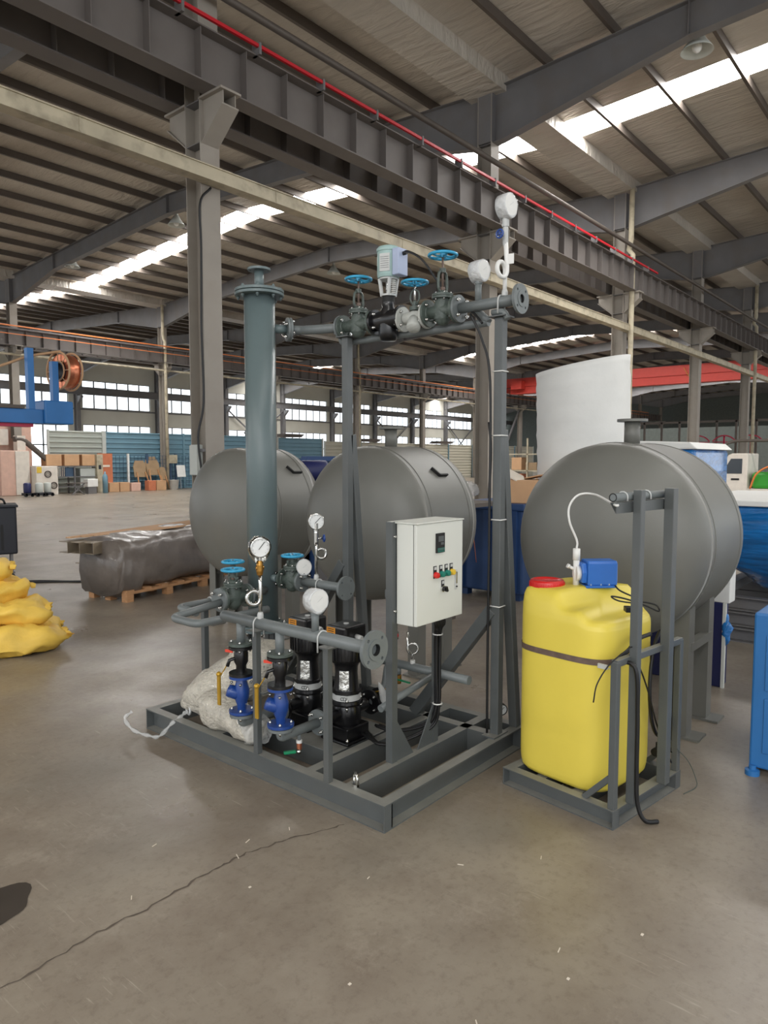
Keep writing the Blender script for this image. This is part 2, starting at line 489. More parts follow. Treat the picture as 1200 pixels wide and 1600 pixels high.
def elbowed(pts, rad=0.03, n=5):
    """polyline with rounded corners"""
    P = [Vector(p) for p in pts]; out = [P[0]]
    for a, b, c in zip(P[:-2], P[1:-1], P[2:]):
        d0 = (a - b).normalized(); d1 = (c - b).normalized(); r = min(rad, (a - b).length / 2, (c - b).length / 2)
        for k in range(n + 1):
            t = k / n
            out.append((b + d0 * r) * (1 - t) ** 2 + b * 2 * t * (1 - t) + (b + d1 * r) * t * t)
    out.append(P[-1]); return out


# ================================================================ STRUCTURE
BAY, YV, SPAN = 7.5, 8.6, 24.4
GRID_X = [-1.25 + BAY * i for i in range(14)]


def roof_z(y):
    m = (y - YV) % SPAN
    return 9.72 + 0.055 * min(m, SPAN - m)


fl = MB().box(-25, 100, -22, 60, -0.2, 0)
floor = struct(fl, 'floor', 'floor')
# long crack across the slab in front of the skid
ck = MB(); pts = []
base = [(0.3, 2.22), (0.8, 2.19), (1.1, 2.215), (1.35, 2.20), (1.6, 2.225), (1.78, 2.21), (2.0, 2.14), (2.2, 2.06)]
for (xa, ya), (xb, yb) in zip(base[:-1], base[1:]):
    for k in range(10):
        t = k / 10
        pts.append((xa + (xb - xa) * t, ya + (yb - ya) * t + random.uniform(-0.009, 0.009), random.uniform(0.0015, 0.006)))
for a, b in zip(pts[:-1], pts[1:]):
    ck.add([(a[0], a[1] - a[2], 0.0012), (b[0], b[1] - b[2], 0.0012), (b[0], b[1] + b[2], 0.0012), (a[0], a[1] + a[2], 0.0012)], [(0, 1, 2, 3)])
ck.build('crack', 'scratch', floor)
# slab joint beyond, running along the hall
MB().box(-5, 60, 13.98, 14.0, 0.0005, 0.001).build('joint', 'scratch', floor)

# roof sheets with the roof-light strips left open
ceil = bpy.data.objects.new('ceiling', None); COL.objects.link(ceil); ceil['kind'] = 'structure'
xs = [(-25, -14.5), (-13.5, 16.5), (17.5, 47.6), (48.6, 78.6), (79.6, 100)]
slopes = []
for b in range(-1, 3):
    v0 = YV + SPAN * (b - 0) - 0; v1 = v0 + SPAN / 2; v2 = v0 + SPAN
    if b == -1: v0 = YV - SPAN
    for ya, yb in ((v0, v1), (v1, v2)):
        if ya >= 57: continue
        slopes.append((ya, yb))


def rz(y, lo):  # height at the edge of a slope, valley = low, ridge = high
    m = (y - YV) % SPAN
    return 9.72 + 0.055 * min(m, SPAN - m)


for ya, yb in slopes:
    za, zb = rz(ya, 0), rz(yb, 0)
    for xa, xb in xs:
        mb = MB()
        mb.add([(xa, ya, za), (xb, ya, za), (xb, yb, zb), (xa, yb, zb), (xa, ya, za + .1), (xb, ya, za + .1), (xb, yb, zb + .1), (xa, yb, zb + .1)],
               [(0, 3, 2, 1), (4, 5, 6, 7), (0, 1, 5, 4), (1, 2, 6, 5), (2, 3, 7, 6), (3, 0, 4, 7)])
        mb.build('roof_sheet', 'roof', ceil)
    for xa, xb in ((-14.5, -13.5), (16.5, 17.5), (47.6, 48.6), (78.6, 79.6)):
        mb = MB()
        mb.add([(xa, ya, za + .05), (xb, ya, za + .05), (xb, yb, zb + .05), (xa, yb, zb + .05)], [(0, 3, 2, 1)])
        mb.build('roof_light', 'sky', ceil)
# purlins: C sections on the rafters
pl = SPAN / 17
for b in range(-1, 2 + 1):
    for k in range(17):
        y = YV + SPAN * b + pl * k
        if y > 57.3 or (k == 0): continue
        z = roof_z(y)
        MB().chan((-20, y, z - 0.105), (98, y, z - 0.105), 0.19, 0.07, 0.012, (0, 1, 0)).build('purlin', 'frame_d', ceil)
# valley gutters
for yv in (YV, YV + SPAN):
    MB().box(-20, 98, yv - 0.42, yv + 0.42, 9.42, 9.46).box(-20, 98, yv - 0.44, yv - 0.42, 9.42, 9.75).box(-20, 98, yv + 0.42, yv + 0.44, 9.42, 9.75).build('gutter', 'roof', ceil)


def rafter_mesh():
    """one span of haunched plate girder, local Y 0..SPAN, X centre 0"""
    mb = MB(); n = []
    for y, dep in ((0, 1.12), (0.35, 1.12), (4.2, 0.6), (SPAN / 2, 0.6), (SPAN - 4.2, 0.6), (SPAN - .35, 1.12), (SPAN, 1.12)):
        top = 9.72 - 0.2 + 0.055 * min(y, SPAN - y); n.append((y, top, top - dep))
    for (ya, ta, ba), (yb, tb, bb) in zip(n[:-1], n[1:]):
        mb.add([(-.006, ya, ba), (-.006, yb, bb), (-.006, yb, tb), (-.006, ya, ta), (.006, ya, ba), (.006, yb, bb), (.006, yb, tb), (.006, ya, ta)],
               [(0, 3, 2, 1), (4, 5, 6, 7)])
        for za, zb2 in ((ta, tb), (ba, bb)):
            mb.add([(x, y, z + dz) for (y, z) in ((ya, za), (yb, zb2)) for x in (-.11, .11) for dz in (-.008, .008)],
                   [(0, 2, 6, 4), (1, 5, 7, 3), (0, 4, 5, 1), (2, 3, 7, 6)])
    for y in (4.2, SPAN / 2, SPAN - 4.2):
        top = 9.52 + 0.055 * min(y, SPAN - y)
        mb.box(-.1, .1, y - .008, y + .008, top - .6, top)
    return mb


r0 = None
for b in (-1, 0, 1):
    for x in GRID_X:
        if r0 is None:
            r0 = rafter_mesh().build('rafter', 'frame', ceil, local=True); o = r0
        else:
            o = r0.copy(); COL.objects.link(o)
        o.location = (x, YV + SPAN * b, 0)

# columns: H sections, web across the hall
for li, yv in enumerate((YV, YV + SPAN)):
    c0 = None
    for i, x in enumerate(GRID_X):
        if i == 0: continue
        if c0 is None:
            c0 = bpy.data.objects.new('column', None); COL.objects.link(c0); c0['kind'] = 'structure'
            c0.location = (0, yv, 0)
            mb = MB()
            mb.box(-.16, .16, -.175, -.16, 0, 9.5).box(-.16, .16, .16, .175, 0, 9.5).box(-.006, .006, -.16, .16, 0, 9.5)
            mb.build('shaft', 'column', c0, local=True)
            MB().box(-.155, .155, -.19, .19, 8.42, 9.52).build('haunch_block', 'frame', c0, local=True)
            MB().box(-.2, .2, -.22, .22, 0, .03).build('base_plate', 'frame', c0, local=True)
            for sgn in (-1, 1):
                br = MB()
                P = [(.175, 5.95), (.62, 6.32), (.62, 6.5), (.175, 6.5)]
                for xx in (-.1, .1):
                    br.ext(P, (xx - .006, 0, 0), (xx + .006, 0, 0), (0, sgn, 0), (0, 0, 1))
                br.ext([(.175, 5.93), (.64, 6.31), (.64, 6.33), (.175, 5.95)], (-.14, 0, 0), (.14, 0, 0), (0, sgn, 0), (0, 0, 1))
                br.ext([(.16, 6.5), (.66, 6.5), (.66, 6.53), (.16, 6.53)], (-.17, 0, 0), (.17, 0, 0), (0, sgn, 0), (0, 0, 1))
                br.build('bracket', 'column', c0, local=True)
            MB().box(-.15, .15, -.16, .16, 6.5, 6.512).box(-.15, .15, -.16, .16, 5.94, 5.95).box(-.15, .15, -.16, .16, 7.3, 7.312).build('stiffener', 'frame', c0, local=True)
            o = c0
        else:
            o = copy_tree(c0)
        o.location = (x, yv, 0)

# crane runway girders with their web stiffeners
gi = 0
for yv, off in ((YV, -0.42), (YV, 0.42), (YV + SPAN, -0.42), (YV + SPAN, 0.42)):
    g = bpy.data.objects.new('crane_girder', None); COL.objects.link(g); g['kind'] = 'structure'
    g.location = (0, yv + off, 0)
    mb = MB()
    mb.box(-10, 95, -.15, .15, 6.53, 6.55).box(-10, 95, -.17, .17, 7.2, 7.22).box(-10, 95, -.005, .005, 6.55, 7.2)
    mb.build('plate_beam', 'girder', g, local=True)
    MB().box(-10, 95, -.03, .03, 7.22, 7.30).build('rail', 'frame', g, local=True)
    st = MB()
    fst = None
    for k in range(140):
        x = -9.9 + .75 * k
        if gi < 2 and 2 < x < 45:
            if fst is None:
                fst = MB().box(-.005, .005, -.145, .145, 6.55, 7.2).build('stiffener', 'girder', g, local=True); q = fst
            else:
                q = fst.copy(); COL.objects.link(q)
            q.location = (x, 0, 0)
        else:
            st.box(x - .005, x + .005, -.145, .145, 6.55, 7.2)
    st.build('far_stiffener', 'girder', g, local=True, kind='stuff')
    gi += 1
# conductor bars: red on the near line, orange on the far line
rb = bpy.data.objects.new('trim_1', None); COL.objects.link(rb); rb['kind'] = 'structure'
mb = MB()
mb.box(-5, 22.6, 7.95, 7.99, 7.29, 7.335)
mb.build('red_conductor_bar', 'redbar', rb)
mb = MB()
for k in range(22): mb.box(-4.5 + 1.25 * k, -4.46 + 1.25 * k, 7.94, 8.1, 7.2, 7.36)
mb.build('bar_bracket', 'frame', rb)
mb = MB().box(-5, 90, 32.35, 32.39, 7.32, 7.37)
t2 = struct(mb, 'trim_2', 'orange')
mb = MB().box(-5, 90, 32.36, 32.39, 6.98, 7.01); mb.build('lower_bar', 'orange', t2)
# cream cable trunking along the near column line
tr = struct(MB().box(-6, 95, 8.2, 8.4, 5.38, 5.55).box(-6, 95, 8.18, 8.42, 5.55, 5.565), 'trim_3', 'cream')
for k in range(14): MB().box(1.25 + 3 * k, 1.27 + 3 * k, 8.193, 8.2, 5.39, 5.55).build('trunking_joint', 'cream', tr)
# thin pipe along the far column line and the round pipe under the near gutter
struct(MB().tube([(-5, 32.6, 6.15), (90, 32.6, 6.15)], .05, 8), 'trim_4', 'cream')
struct(MB().tube([(-5, 8.2, 7.86 + .0), (90, 8.2, 7.86)], .055, 10), 'trim_5', 'frame_d')

# rain downpipes
for dp in ((21.0, 8.2), (36.0, 8.2), (51.0, 8.2), (21.0, 32.55), (36.0, 32.55)):
    x, y = dp
    struct(MB().tube([(x, y, 9.45), (x, y, 8.0), (x + .1, y + .1, 7.75), (x + .1, y - .02, 7.6), (x + .1, y - .02, 0)], .075, 12), 'downpipe', 'cream')

# far wall with two rows of windows
YW = 57.5
wall = bpy.data.objects.new('wall_back', None); COL.objects.link(wall); wall['kind'] = 'structure'
WX = [13.75 + BAY * i for i in range(0, 12)]
for nm, z0, z1 in (('plinth', 0, 1.0), ('spandrel', 4.45, 5.8), ('top_band', 8.1, 9.9)):
    MB().box(5, 98, YW, YW + .2, z0, z1).build(nm, 'wall', wall)
for i, x in enumerate(WX):
    MB().box(x - .6, x + .6, YW, YW + .2, 1.0, 4.45).box(x - .6, x + .6, YW, YW + .2, 5.8, 8.1).build('pier', 'wall', wall)
MB().box(5, 13.2, YW, YW + .2, 1.0, 4.45).box(5, 13.2, YW, YW + .2, 5.8, 8.1).build('pier', 'wall', wall)
MB().box(5, 98, YW - .04, YW, 5.66, 5.78).build('sill', 'frame', wall)
wn_i = 1
w0 = None
for i in range(len(WX) - 1):
    xa = WX[i] + .6
    W = BAY - 1.2
    for lo, (z0, z1) in enumerate(((1.0, 4.45), (5.8, 8.1))):
        w = bpy.data.objects.new('window_%d' % wn_i, None); COL.objects.link(w); w['kind'] = 'structure'; wn_i += 1
        w.location = (xa, YW, 0)
        np_ = 6; zs = [z0, (z0 + z1) / 2 if lo == 0 else 7.5, z1]
        for k in range(np_):
            for za, zb in zip(zs[:-1], zs[1:]):
                MB().box(k * W / np_ + .03, (k + 1) * W / np_ - .03, .1, .12, za + .03, zb - .03).build('pane', 'pane', w, local=True)
        fr = MB()
        for k in range(np_ + 1): fr.box(k * W / np_ - .055, k * W / np_ + .055, .06, .14, z0, z1)
        for zz in zs: fr.box(0, W, .06, .14, zz - .05, zz + .05)
        fr.build('frame', 'mull', w, local=True)
# wall columns, brackets, runway beam and cross bracing along the far wall
c0 = None
for x in WX:
    if c0 is None:
        c0 = bpy.data.objects.new('wall_column', None); COL.objects.link(c0); c0['kind'] = 'structure'
        MB().box(-.15, .15, -.55, -.53, 0, 9.5).box(-.15, .15, -.03, -.01, 0, 9.5).box(-.01, .01, -.53, -.03, 0, 9.5).build('shaft', 'frame', c0, local=True)
        MB().ext([(.55, 6.1), (1.1, 6.6), (1.1, 6.75), (.55, 6.75)], (-.12, 0, 0), (.12, 0, 0), (0, -1, 0), (0, 0, 1)).build('bracket', 'frame', c0, local=True)
        o = c0
    else:
        o = copy_tree(c0)
    o.location = (x, YW, 0)
struct(MB().ibeam((5, YW - .95, 7.15), (98, YW - .95, 7.15), .62, .28, .02), 'beam', 'frame')
for i in (4, 7, 9):
    x = WX[i]
    struct(MB().bar((x, YW - .3, 6.6), (x + BAY, YW - .3, 1.0), .12, .12).bar((x, YW - .3, 1.0), (x + BAY, YW - .3, 6.6), .12, .12), 'bracing_beam', 'frame')
# bracing on the far column line
for x in (51.25, 66.25):
    struct(MB().bar((x, 33, 6.3), (x + 3.75, 33, 1.0), .14, .14).bar((x + 7.5, 33, 6.3), (x + 3.75, 33, 1.0), .14, .14), 'bracing_beam', 'frame')
struct(MB().bar((43.75, 8.6, 5.9), (46.4, 8.6, 0), .2, .2), 'bracing_beam', 'frame')
# end wall of the hall
struct(MB().box(98, 98.2, -20, 57.5, 0, 11), 'wall_right', 'endwall')


# ================================================================ SHARED FITTINGS
def bolts(o, axis, rad, n, r, h, parent, m='chrome', rot=PI / 4, both=None, local=False):
    """ring of hex bolt heads; both = distance back to a second ring of nuts"""
    d, u, v = frame_of(axis); o = Vector(o); mb = MB()
    for i in range(n):
        a = rot + 2 * PI * i / n; p = o + (u * math.cos(a) + v * math.sin(a)) * rad
        mb.tube([p, p + d * h], r, 6); mb.tube([p, p + d * h * 1.6], r * .55, 6)
        if both is not None:
            q = p - d * both
            mb.tube([q, q - d * h], r, 6); mb.tube([q, q - d * h * 1.8], r * .55, 6)
    return mb.build('bolts', m, parent, kind='stuff', local=local)


def gate_valve(parent_t, L=.17, R=.072, wh=.28, wr=.083, body='cast', low=False):
    """rising stem gate valve, flow along local X, stem up; everything in local coordinates"""
    t = parent_t
    b = MB()
    b.slathe([(.030, -L / 2 + .012), (.032, -L / 2 + .02), (.040, -.035), (.046, -.015), (.047, .0), (.046, .015), (.040, .035), (.032, L / 2 - .02), (.030, L / 2 - .012)], axis=(1, 0, 0), seg=24)
    b.slathe([(.046, -.046), (.048, -.02), (.046, .03), (.040, .062), (.040, .07)], seg=24)
    b.sphere((0, 0, -.035), .043, 16)
    b.build('body', body, t, local=True)
    for sx in (-1, 1):
        f = MB().lathe([(.028, 0), (R, 0), (R, .014), (.045, .014), (.041, .018), (.028, .018)], (sx * L / 2, 0, 0), (-sx, 0, 0), 32)
        fo = f.build('flange', body, t, local=True)
        MB().lathe([(.02, 0), (R * .86, 0), (R * .86, .004), (.02, .004)], (sx * L / 2, 0, 0), (sx, 0, 0), 28).build('gasket', 'gasket', fo, local=True)
        bolts((sx * (L / 2 - .014), 0, 0), (-sx, 0, 0), R * .76, 4, .0105, .011, t, both=.038, local=True)
    MB().lathe([(0, .066), (.058, .066), (.058, .078), (.0, .078)], seg=28).lathe([(0, .08), (.058, .08), (.058, .092), (.036, .094), (.028, .105), (.02, .11), (0, .11)], seg=28).build('bonnet', body, t, local=True)
    bolts((0, 0, .092), (0, 0, 1), .047, 6, .006, .006, t, both=.026, local=True)
    y = MB(); top = wh - .035 if wh < .25 else .10 + (wh - .10) * .58
    for sy in (-1, 1):
        y.tube(spline([(0, sy * .024, .10), (0, sy * .040, .125), (0, sy * .036, top - .02), (0, sy * .012, top)], 5), .0075, 8)
    y.lathe([(0, top - .01), (.018, top - .01), (.018, top + .014), (0, top + .014)], seg=16)
    y.build('yoke', body, t, local=True)
    MB().tube([(0, 0, .1), (0, 0, wh + .012)], .006, 10).lathe([(.012, .108), (.014, .12), (.012, .13)], seg=12).build('stem', 'strap', t, local=True)
    w = MB().torus((0, 0, wh), (0, 0, 1), wr - .009, .009, 36, 8).lathe([(0, wh - .012), (.016, wh - .012), (.016, wh + .008), (0, wh + .008)], seg=14)
    for k in range(5):
        a = 2 * PI * k / 5
        w.tube([(.012 * math.cos(a), .012 * math.sin(a), wh - .004), (wr * .55 * math.cos(a + .1), wr * .55 * math.sin(a + .1), wh - .008), ((wr - .01) * math.cos(a), (wr - .01) * math.sin(a), wh)], .0055, 6)
    w.build('handwheel', 'cyan', t, local=True)
    return t


def flange_set(p, axis, R, parent, m='pipe', th=.016, n=4, bore=.0, name='flange'):
    """welded flange with a raised hub, facing +axis"""
    d = Vector(axis).normalized()
    f = holes_plate(name, m, p, axis, R, bore, R * .76, n, R * .095, th, parent)
    return f


def gauge(name, label, p, az, h, cr, style, parent_group=None, dial_r=.05, coil_side=1, wrapm=None, group=None, rr=.033, tr=.0095):
    """pressure gauge / thermometer; base at p; az = heading of the dial face; h = height of the dial centre"""
    t = thing(name, label, 'gauge', p, az, group)      # local +X = dial normal, local +Y = to the dial's left seen from the front... 
    hc = h
    if style == 'siphon':
        zc = cr                                    # height of coil centre
        s = coil_side
        # straight leg, coil, straight leg
        leg = [(0, 0, 0), (0, 0, zc - .01)]
        coil = [(0, s * (rr - rr * math.cos(a)) , zc + rr * math.sin(a)) for a in (k * 2 * PI / 24 for k in range(25))]
        coil = [(0.012 * k / 24, q[1], q[2]) for k, q in enumerate(coil)]
        up = [(.012, 0, zc + .03), (.008, 0, zc + .07), (0, 0, h - .14)]
        MB().tube(leg + coil + up, tr, 10).build('siphon_tube', wrapm or 'chrome', t, local=True)
        MB().lathe([(0, -.012), (.016, -.012), (.016, .006), (.012, .02), (0, .02)], (0, 0, .012), seg=8).build('socket', 'silverl', t, local=True)
    elif style == 'stub':
        MB().tube([(0, 0, -.01), (0, 0, h - dial_r * .8)], .0175, 16).lathe([(.0175, .03), (.021, .03), (.021, .05), (.0175, .05)], (0, 0, h - dial_r - .05), seg=16).build('stub_pipe', 'pipe', t, local=True)
    return t


def dial_head(t, h, r, depth, wrapped, needle=2.4, film='wrap'):
    """round case with white face; centre at local (0,0,h), face towards +X"""
    case = MB().lathe([(0, -depth / 2), (r * .95, -depth / 2), (r, -depth / 2 + .005), (r, depth / 2), (r * .93, depth / 2 + .002), (r * .9, depth / 2 - .003)], (0, 0, h), (1, 0, 0), 36)
    case.lathe([(.009, 0), (.009, .03)], (0, 0, h - r - .028), seg=10)
    case.build('case', 'chrome' if not wrapped or wrapped == 'film' else film, t, local=True)
    d = MB().lathe([(0, depth / 2 - .003), (r * .9, depth / 2 - .003)], (0, 0, h), (1, 0, 0), 36).build('dial', 'dial', t, local=True)
    x = depth / 2 - .001
    tk = MB()
    for k in range(28):
        a = math.radians(-45 + 270 * k / 27); q = r * (.78 if k % 3 else .70)
        tk.bar((x, q * math.cos(a), h + q * math.sin(a)), (x, r * .84 * math.cos(a), h + r * .84 * math.sin(a)), .0012, .0006, (1, 0, 0))
    tk.build('scale_marks', 'gasket', d, local=True, kind='stuff')
    MB().bar((x + .001, -.25 * r * math.cos(needle), h - .25 * r * math.sin(needle)), (x + .001, .7 * r * math.cos(needle), h + .7 * r * math.sin(needle)), .0028, .001, (1, 0, 0)).build('needle', 'gasket', d, local=True)
    if wrapped:
        w = MB(); seg = 30; vs = []; fs = []
        if wrapped == 'full':
            prof = [(.0, -depth / 2 - .006), (r * .85, -depth / 2 - .005), (r * 1.04, -depth / 2 + .004), (r * 1.07, 0), (r * 1.06, depth / 2), (r * 1.02, depth / 2 + .005), (r * .97, depth / 2 + .0045)]
        else:
            prof = [(.0, -depth / 2 - .010), (r * .8, -depth / 2 - .010), (r * 1.12, -depth / 2), (r * 1.15, 0), (r * 1.1, depth / 2)]
        rnd = random.Random(int(h * 1e4)); ja = .05 if film == 'foil' else .014
        for q, x0 in prof:
            for k in range(seg):
                a = 2 * PI * k / seg; j = 1 + rnd.uniform(-ja, ja); j2 = rnd.uniform(-.0015, .0015)
                dz = -(.028 if film == 'foil' else .010) * max(0, -math.sin(a)) ** 3 if q > r else 0
                vs.append((x0 + j2, q * j * math.cos(a), h + q * j * math.sin(a) + dz))
        for i in range(len(prof) - 1):
            for k in range(seg):
                fs.append((i * seg + k, i * seg + (k + 1) % seg, (i + 1) * seg + (k + 1) % seg, (i + 1) * seg + k))
        w.add(vs, fs, film != 'foil')
        fw = w.build('film_wrap', film, t, local=True)
        if wrapped == 'full':
            MB().lathe([(0, depth / 2 + .0035), (r * .5, depth / 2 + .0045), (r * .99, depth / 2 + .0035)], (0, 0, h), (1, 0, 0), 30).build('film_face', 'foam', fw, local=True)
            MB().bar((depth / 2 + .005, -.2 * r, h - .1 * r), (depth / 2 + .005, .35 * r, h + .3 * r), .0015, .0006, (1, 0, 0)).build('faint_needle', 'silverl', fw, local=True)


def needle_valve(t, z, side, m='chrome', knob='blue'):
    MB().lathe([(0, -.05), (.012, -.05), (.015, -.035), (.015, .035), (.012, .05), (0, .05)], (0, 0, z), seg=8).lathe([(0, .035), (.018, .035), (.018, .085), (0, .085)], (0, 0, z + .01), seg=6).build('valve_body', m, t, local=True)
    MB().tube([(0, 0, z), (0, side * .045, z)], .006, 8).build('spindle', 'chrome', t, local=True)
    k = MB().torus((0, side * .05, z), (0, 1, 0), .02, .0055, 20, 6).sphere((0, side * .05, z), .009, 8)
    for i in range(4):
        a = i * PI / 2 + .4
        k.tube([(0, side * .05, z), (.02 * math.cos(a), side * .05, z + .02 * math.sin(a))], .004, 6)
    k.build('knob', knob, t, local=True)


def ubolt(c, axis, R, parent, r=.004, name='u_bolt', down=.03):
    """U-bolt round a pipe along axis, legs down"""
    d = Vector(axis).normalized(); side = d.cross(Vector((0, 0, 1))).normalized(); c = Vector(c)
    pts = [c - side * R + Vector((0, 0, -down - R))] + [c + side * (R * -math.cos(a)) + Vector((0, 0, R * math.sin(a))) for a in (k * PI / 10 for k in range(11))] + [c + side * R + Vector((0, 0, -down - R))]
    return MB().tube(pts, r, 6).build(name, 'silverl', parent)


def tie_ring(pts, parent, name='cable_tie'):
    return MB().tube(pts, .0035, 5, closed=True).build(name, 'whitep', parent)


# ================================================================ PUMP SKID
X0, X1, Y0, Y1, HT = 2.235, 3.46, 1.88, 3.73, .12
sk = thing('pump_skid', 'dark grey welded steel channel skid frame carrying the pumps and white control cabinet', 'skid', (X0, Y0, 0))
B = .055
def beam(p0, p1, out, h=HT, b=B):
    o = MB().chan(p0, p1, h, b, .007, out).build('beam', 'skid', sk); return o
zc = HT / 2
beam((X0 + B, Y0, zc), (X0 + B, Y1, zc), (-1, 0, 0))            # near-left long side
beam((X0 + B, Y0 + B, zc), (X1 - B, Y0 + B, zc), (0, -1, 0))            # near-right side
beam((X0 + B, Y1 - B, zc), (X1 - B, Y1 - B, zc), (0, 1, 0))
beam((X1 - B, Y0, zc), (X1 - B, Y1, zc), (1, 0, 0))
for cxx in (X0, X1 - B):
    for cyy in (Y0, Y1 - .006):
        MB().box(cxx + .001, cxx + B, cyy, cyy + .006, .0071, HT - .0071).build('corner_plate', 'skid', sk)
for y in (2.13, 2.385, 3.10):
    beam((X0 + B, y - .03, zc), (X1 - B, y - .03, zc), (0, 1, 0))
MB().box(2.50, 2.96, 2.44, 3.06, .005, .112).build('pump_plinth', 'skid', sk, bevel=.004)
# header posts
for y in (2.725, 2.229):
    p = MB().box(X0 - .002, X0 + .030, y - .016, y + .016, .12, .745).build('post', 'skid', sk, bevel=.003)
    MB().box(X0 - .02, X0 + .05, y - .035, y + .035, .745, .751).build('cap_plate', 'skid', p)
MB().bar((X0 + .02, 2.70, .43), (X0 + .22, 2.70, .43), .03, .006).build('bracket', 'skid', sk)
# far-left post with loop-pipe support
p = MB().box(2.60, 2.635, 3.65, 3.685, .12, .70).build('post', 'skid', sk, bevel=.003)
MB().box(2.58, 2.66, 3.63, 3.70, .70, .706).build('cap_plate', 'skid', p)
# cabinet posts: angle iron with gussets
MB().ext([(0, 0), (.04, 0), (.04, .005), (.005, .005), (.005, .04), (0, .04)], (2.585, 2.125, .12), (2.585, 2.125, 1.30), (1, 0, 0), (0, 1, 0)).build('post', 'skid', sk)
MB().ext([(0, 0), (.04, 0), (.04, .005), (.005, .005), (.005, .04), (0, .04)], (2.965, 2.125, .12), (2.965, 2.125, 1.25), (-1, 0, 0), (0, 1, 0)).build('post', 'skid', sk)
MB().ext([(0, 0), (.13, 0), (0, .2)], (2.63, 2.13, .12), (2.63, 2.136, .12), (1, 0, 0), (0, 0, 1)).build('gusset', 'skid', sk)
MB().ext([(0, 0), (-.13, 0), (0, .2)], (2.925, 2.13, .12), (2.925, 2.136, .12), (1, 0, 0), (0, 0, 1)).build('gusset', 'skid', sk)
MB().box(2.59, 2.96, 2.165, 2.175, .93, .97).build('cross_bar', 'skid', sk)
MB().box(2.60, 2.96, 2.165, 2.175, 1.18, 1.22).build('cross_bar', 'skid', sk)
# tall posts carrying the upper pipe line
XT = 3.235
for y, zt in ((1.935, 2.325), (3.02, 2.34)):
    p = MB().box(XT - .025, XT + .025, y - .025, y + .025, .12 if y < 2 else .12, zt).build('tall_post', 'skid', sk, bevel=.004)
    MB().box(XT - .05, XT + .05, y - .05, y + .05, zt, zt + .006).build('cap_plate', 'skid', p)
MB().bar((XT + .03, 1.94, 1.75), (X1 - .05, 1.92, .12), .05, .05).build('brace', 'skid', sk, bevel=.004)
MB().bar((XT + .03, 3.02, 1.75), (X1 - .05, 3.02, .12), .05, .05).build('brace', 'skid', sk, bevel=.004)
MB().bar((XT, 1.96, .80), (XT, 2.48, .12), .065, .065, (1, 0, 0)).build('brace', 'skid', sk, bevel=.004)
MB().bar((XT, 3.05, .95), (XT, 3.62, .12), .06, .06, (1, 0, 0)).build('brace', 'skid', sk, bevel=.004)
MB().box(3.16, 3.30, Y0 + .02, Y0 + .10, .12, .128).build('foot_plate', 'skid', sk)
MB().chan((XT - .03, Y0 + .06, .06), (XT - .03, Y1 - .06, .06), .12, .06, .006, (1, 0, 0)).build('beam', 'skid', sk)
# lifting eye
MB().torus((2.30, 2.105, .155), (.85, -.5, 0), .026, .0065, 20, 8).lathe([(0, 0), (.018, 0), (.018, .012), (0, .012)], (2.30, 2.105, .118), seg=12).build('lifting_eye', 'chrome', sk)
# white ties on the tall post
for z in (2.05, 1.72, 1.28, .82):
    tie_ring([(XT - .029, 1.906, z), (XT + .029, 1.906, z), (XT + .029, 1.964, z), (XT - .029, 1.964, z)], sk)
# black signal cable on the tall post
MB().tube(spline([(3.20, 2.10, 2.36), (3.205, 2.03, 2.22), (3.20, 1.975, 2.0), (3.2, 1.97, 1.3), (3.2, 1.972, .5), (3.2, 1.97, .13)], 6), .007, 8).build('signal_cable', 'rubber', sk)

# ---------------------------------------------------------------- lower discharge header
hd = thing('discharge_header', 'grey painted discharge header pipe with open flange across the front of the skid', 'pipe', (X0, 2.96, .795))
HZ = .792
MB().tube([(X0, 2.955, HZ), (X0, 1.945, HZ)], .0285, 24).build('main_pipe', 'pipe', hd)
MB().slathe([(.0285, 0), (.026, .012), (.016, .022), (0, .026)], (X0, 2.955, HZ), (0, 1, 0), 24).build('end_cap', 'pipe', hd)
flange_set((X0, 1.945, HZ), (0, -1, 0), .083, hd, bore=.026, th=.016)
MB().lathe([(.026, 0), (.045, 0), (.045, .004), (.026, .004)], (X0, 1.929, HZ), (0, -1, 0), 32).build('raised_face', 'pipe', hd)
MB().lathe([(.024, 0), (.024, -.06), (0, -.06)], (X0, 1.925, HZ), (0, -1, 0), 24).build('bore', 'gasket', hd)
for y in (2.83, 2.535):
    MB().tube([(X0, y, HZ - .01), (X0, y, .665)], .022, 20).build('branch_pipe', 'pipe', hd)
for y in (2.69, 2.245):
    ubolt((X0, y, HZ), (0, 1, 0), .032, hd)
# loops of pipe sticking out to the left
lp = thing('pipe_loops', 'two nested U-shaped grey pipe loops sticking out left of the skid', 'pipe', (2.21, 3.4, .72))
MB().tube(elbowed([(2.55, 3.40, .755), (2.21, 3.40, .72), (2.205, 3.16, .72), (2.70, 3.165, .72)], .05), .0215, 16).build('outer_loop', 'pipe', lp)
MB().tube(elbowed([(2.95, 3.62, .725), (2.39, 3.605, .72), (2.37, 3.40, .72)], .045), .0215, 16).build('inner_loop', 'pipe', lp)
ubolt((2.617, 3.61, .722), (1, 0, 0), .026, lp, down=.0)

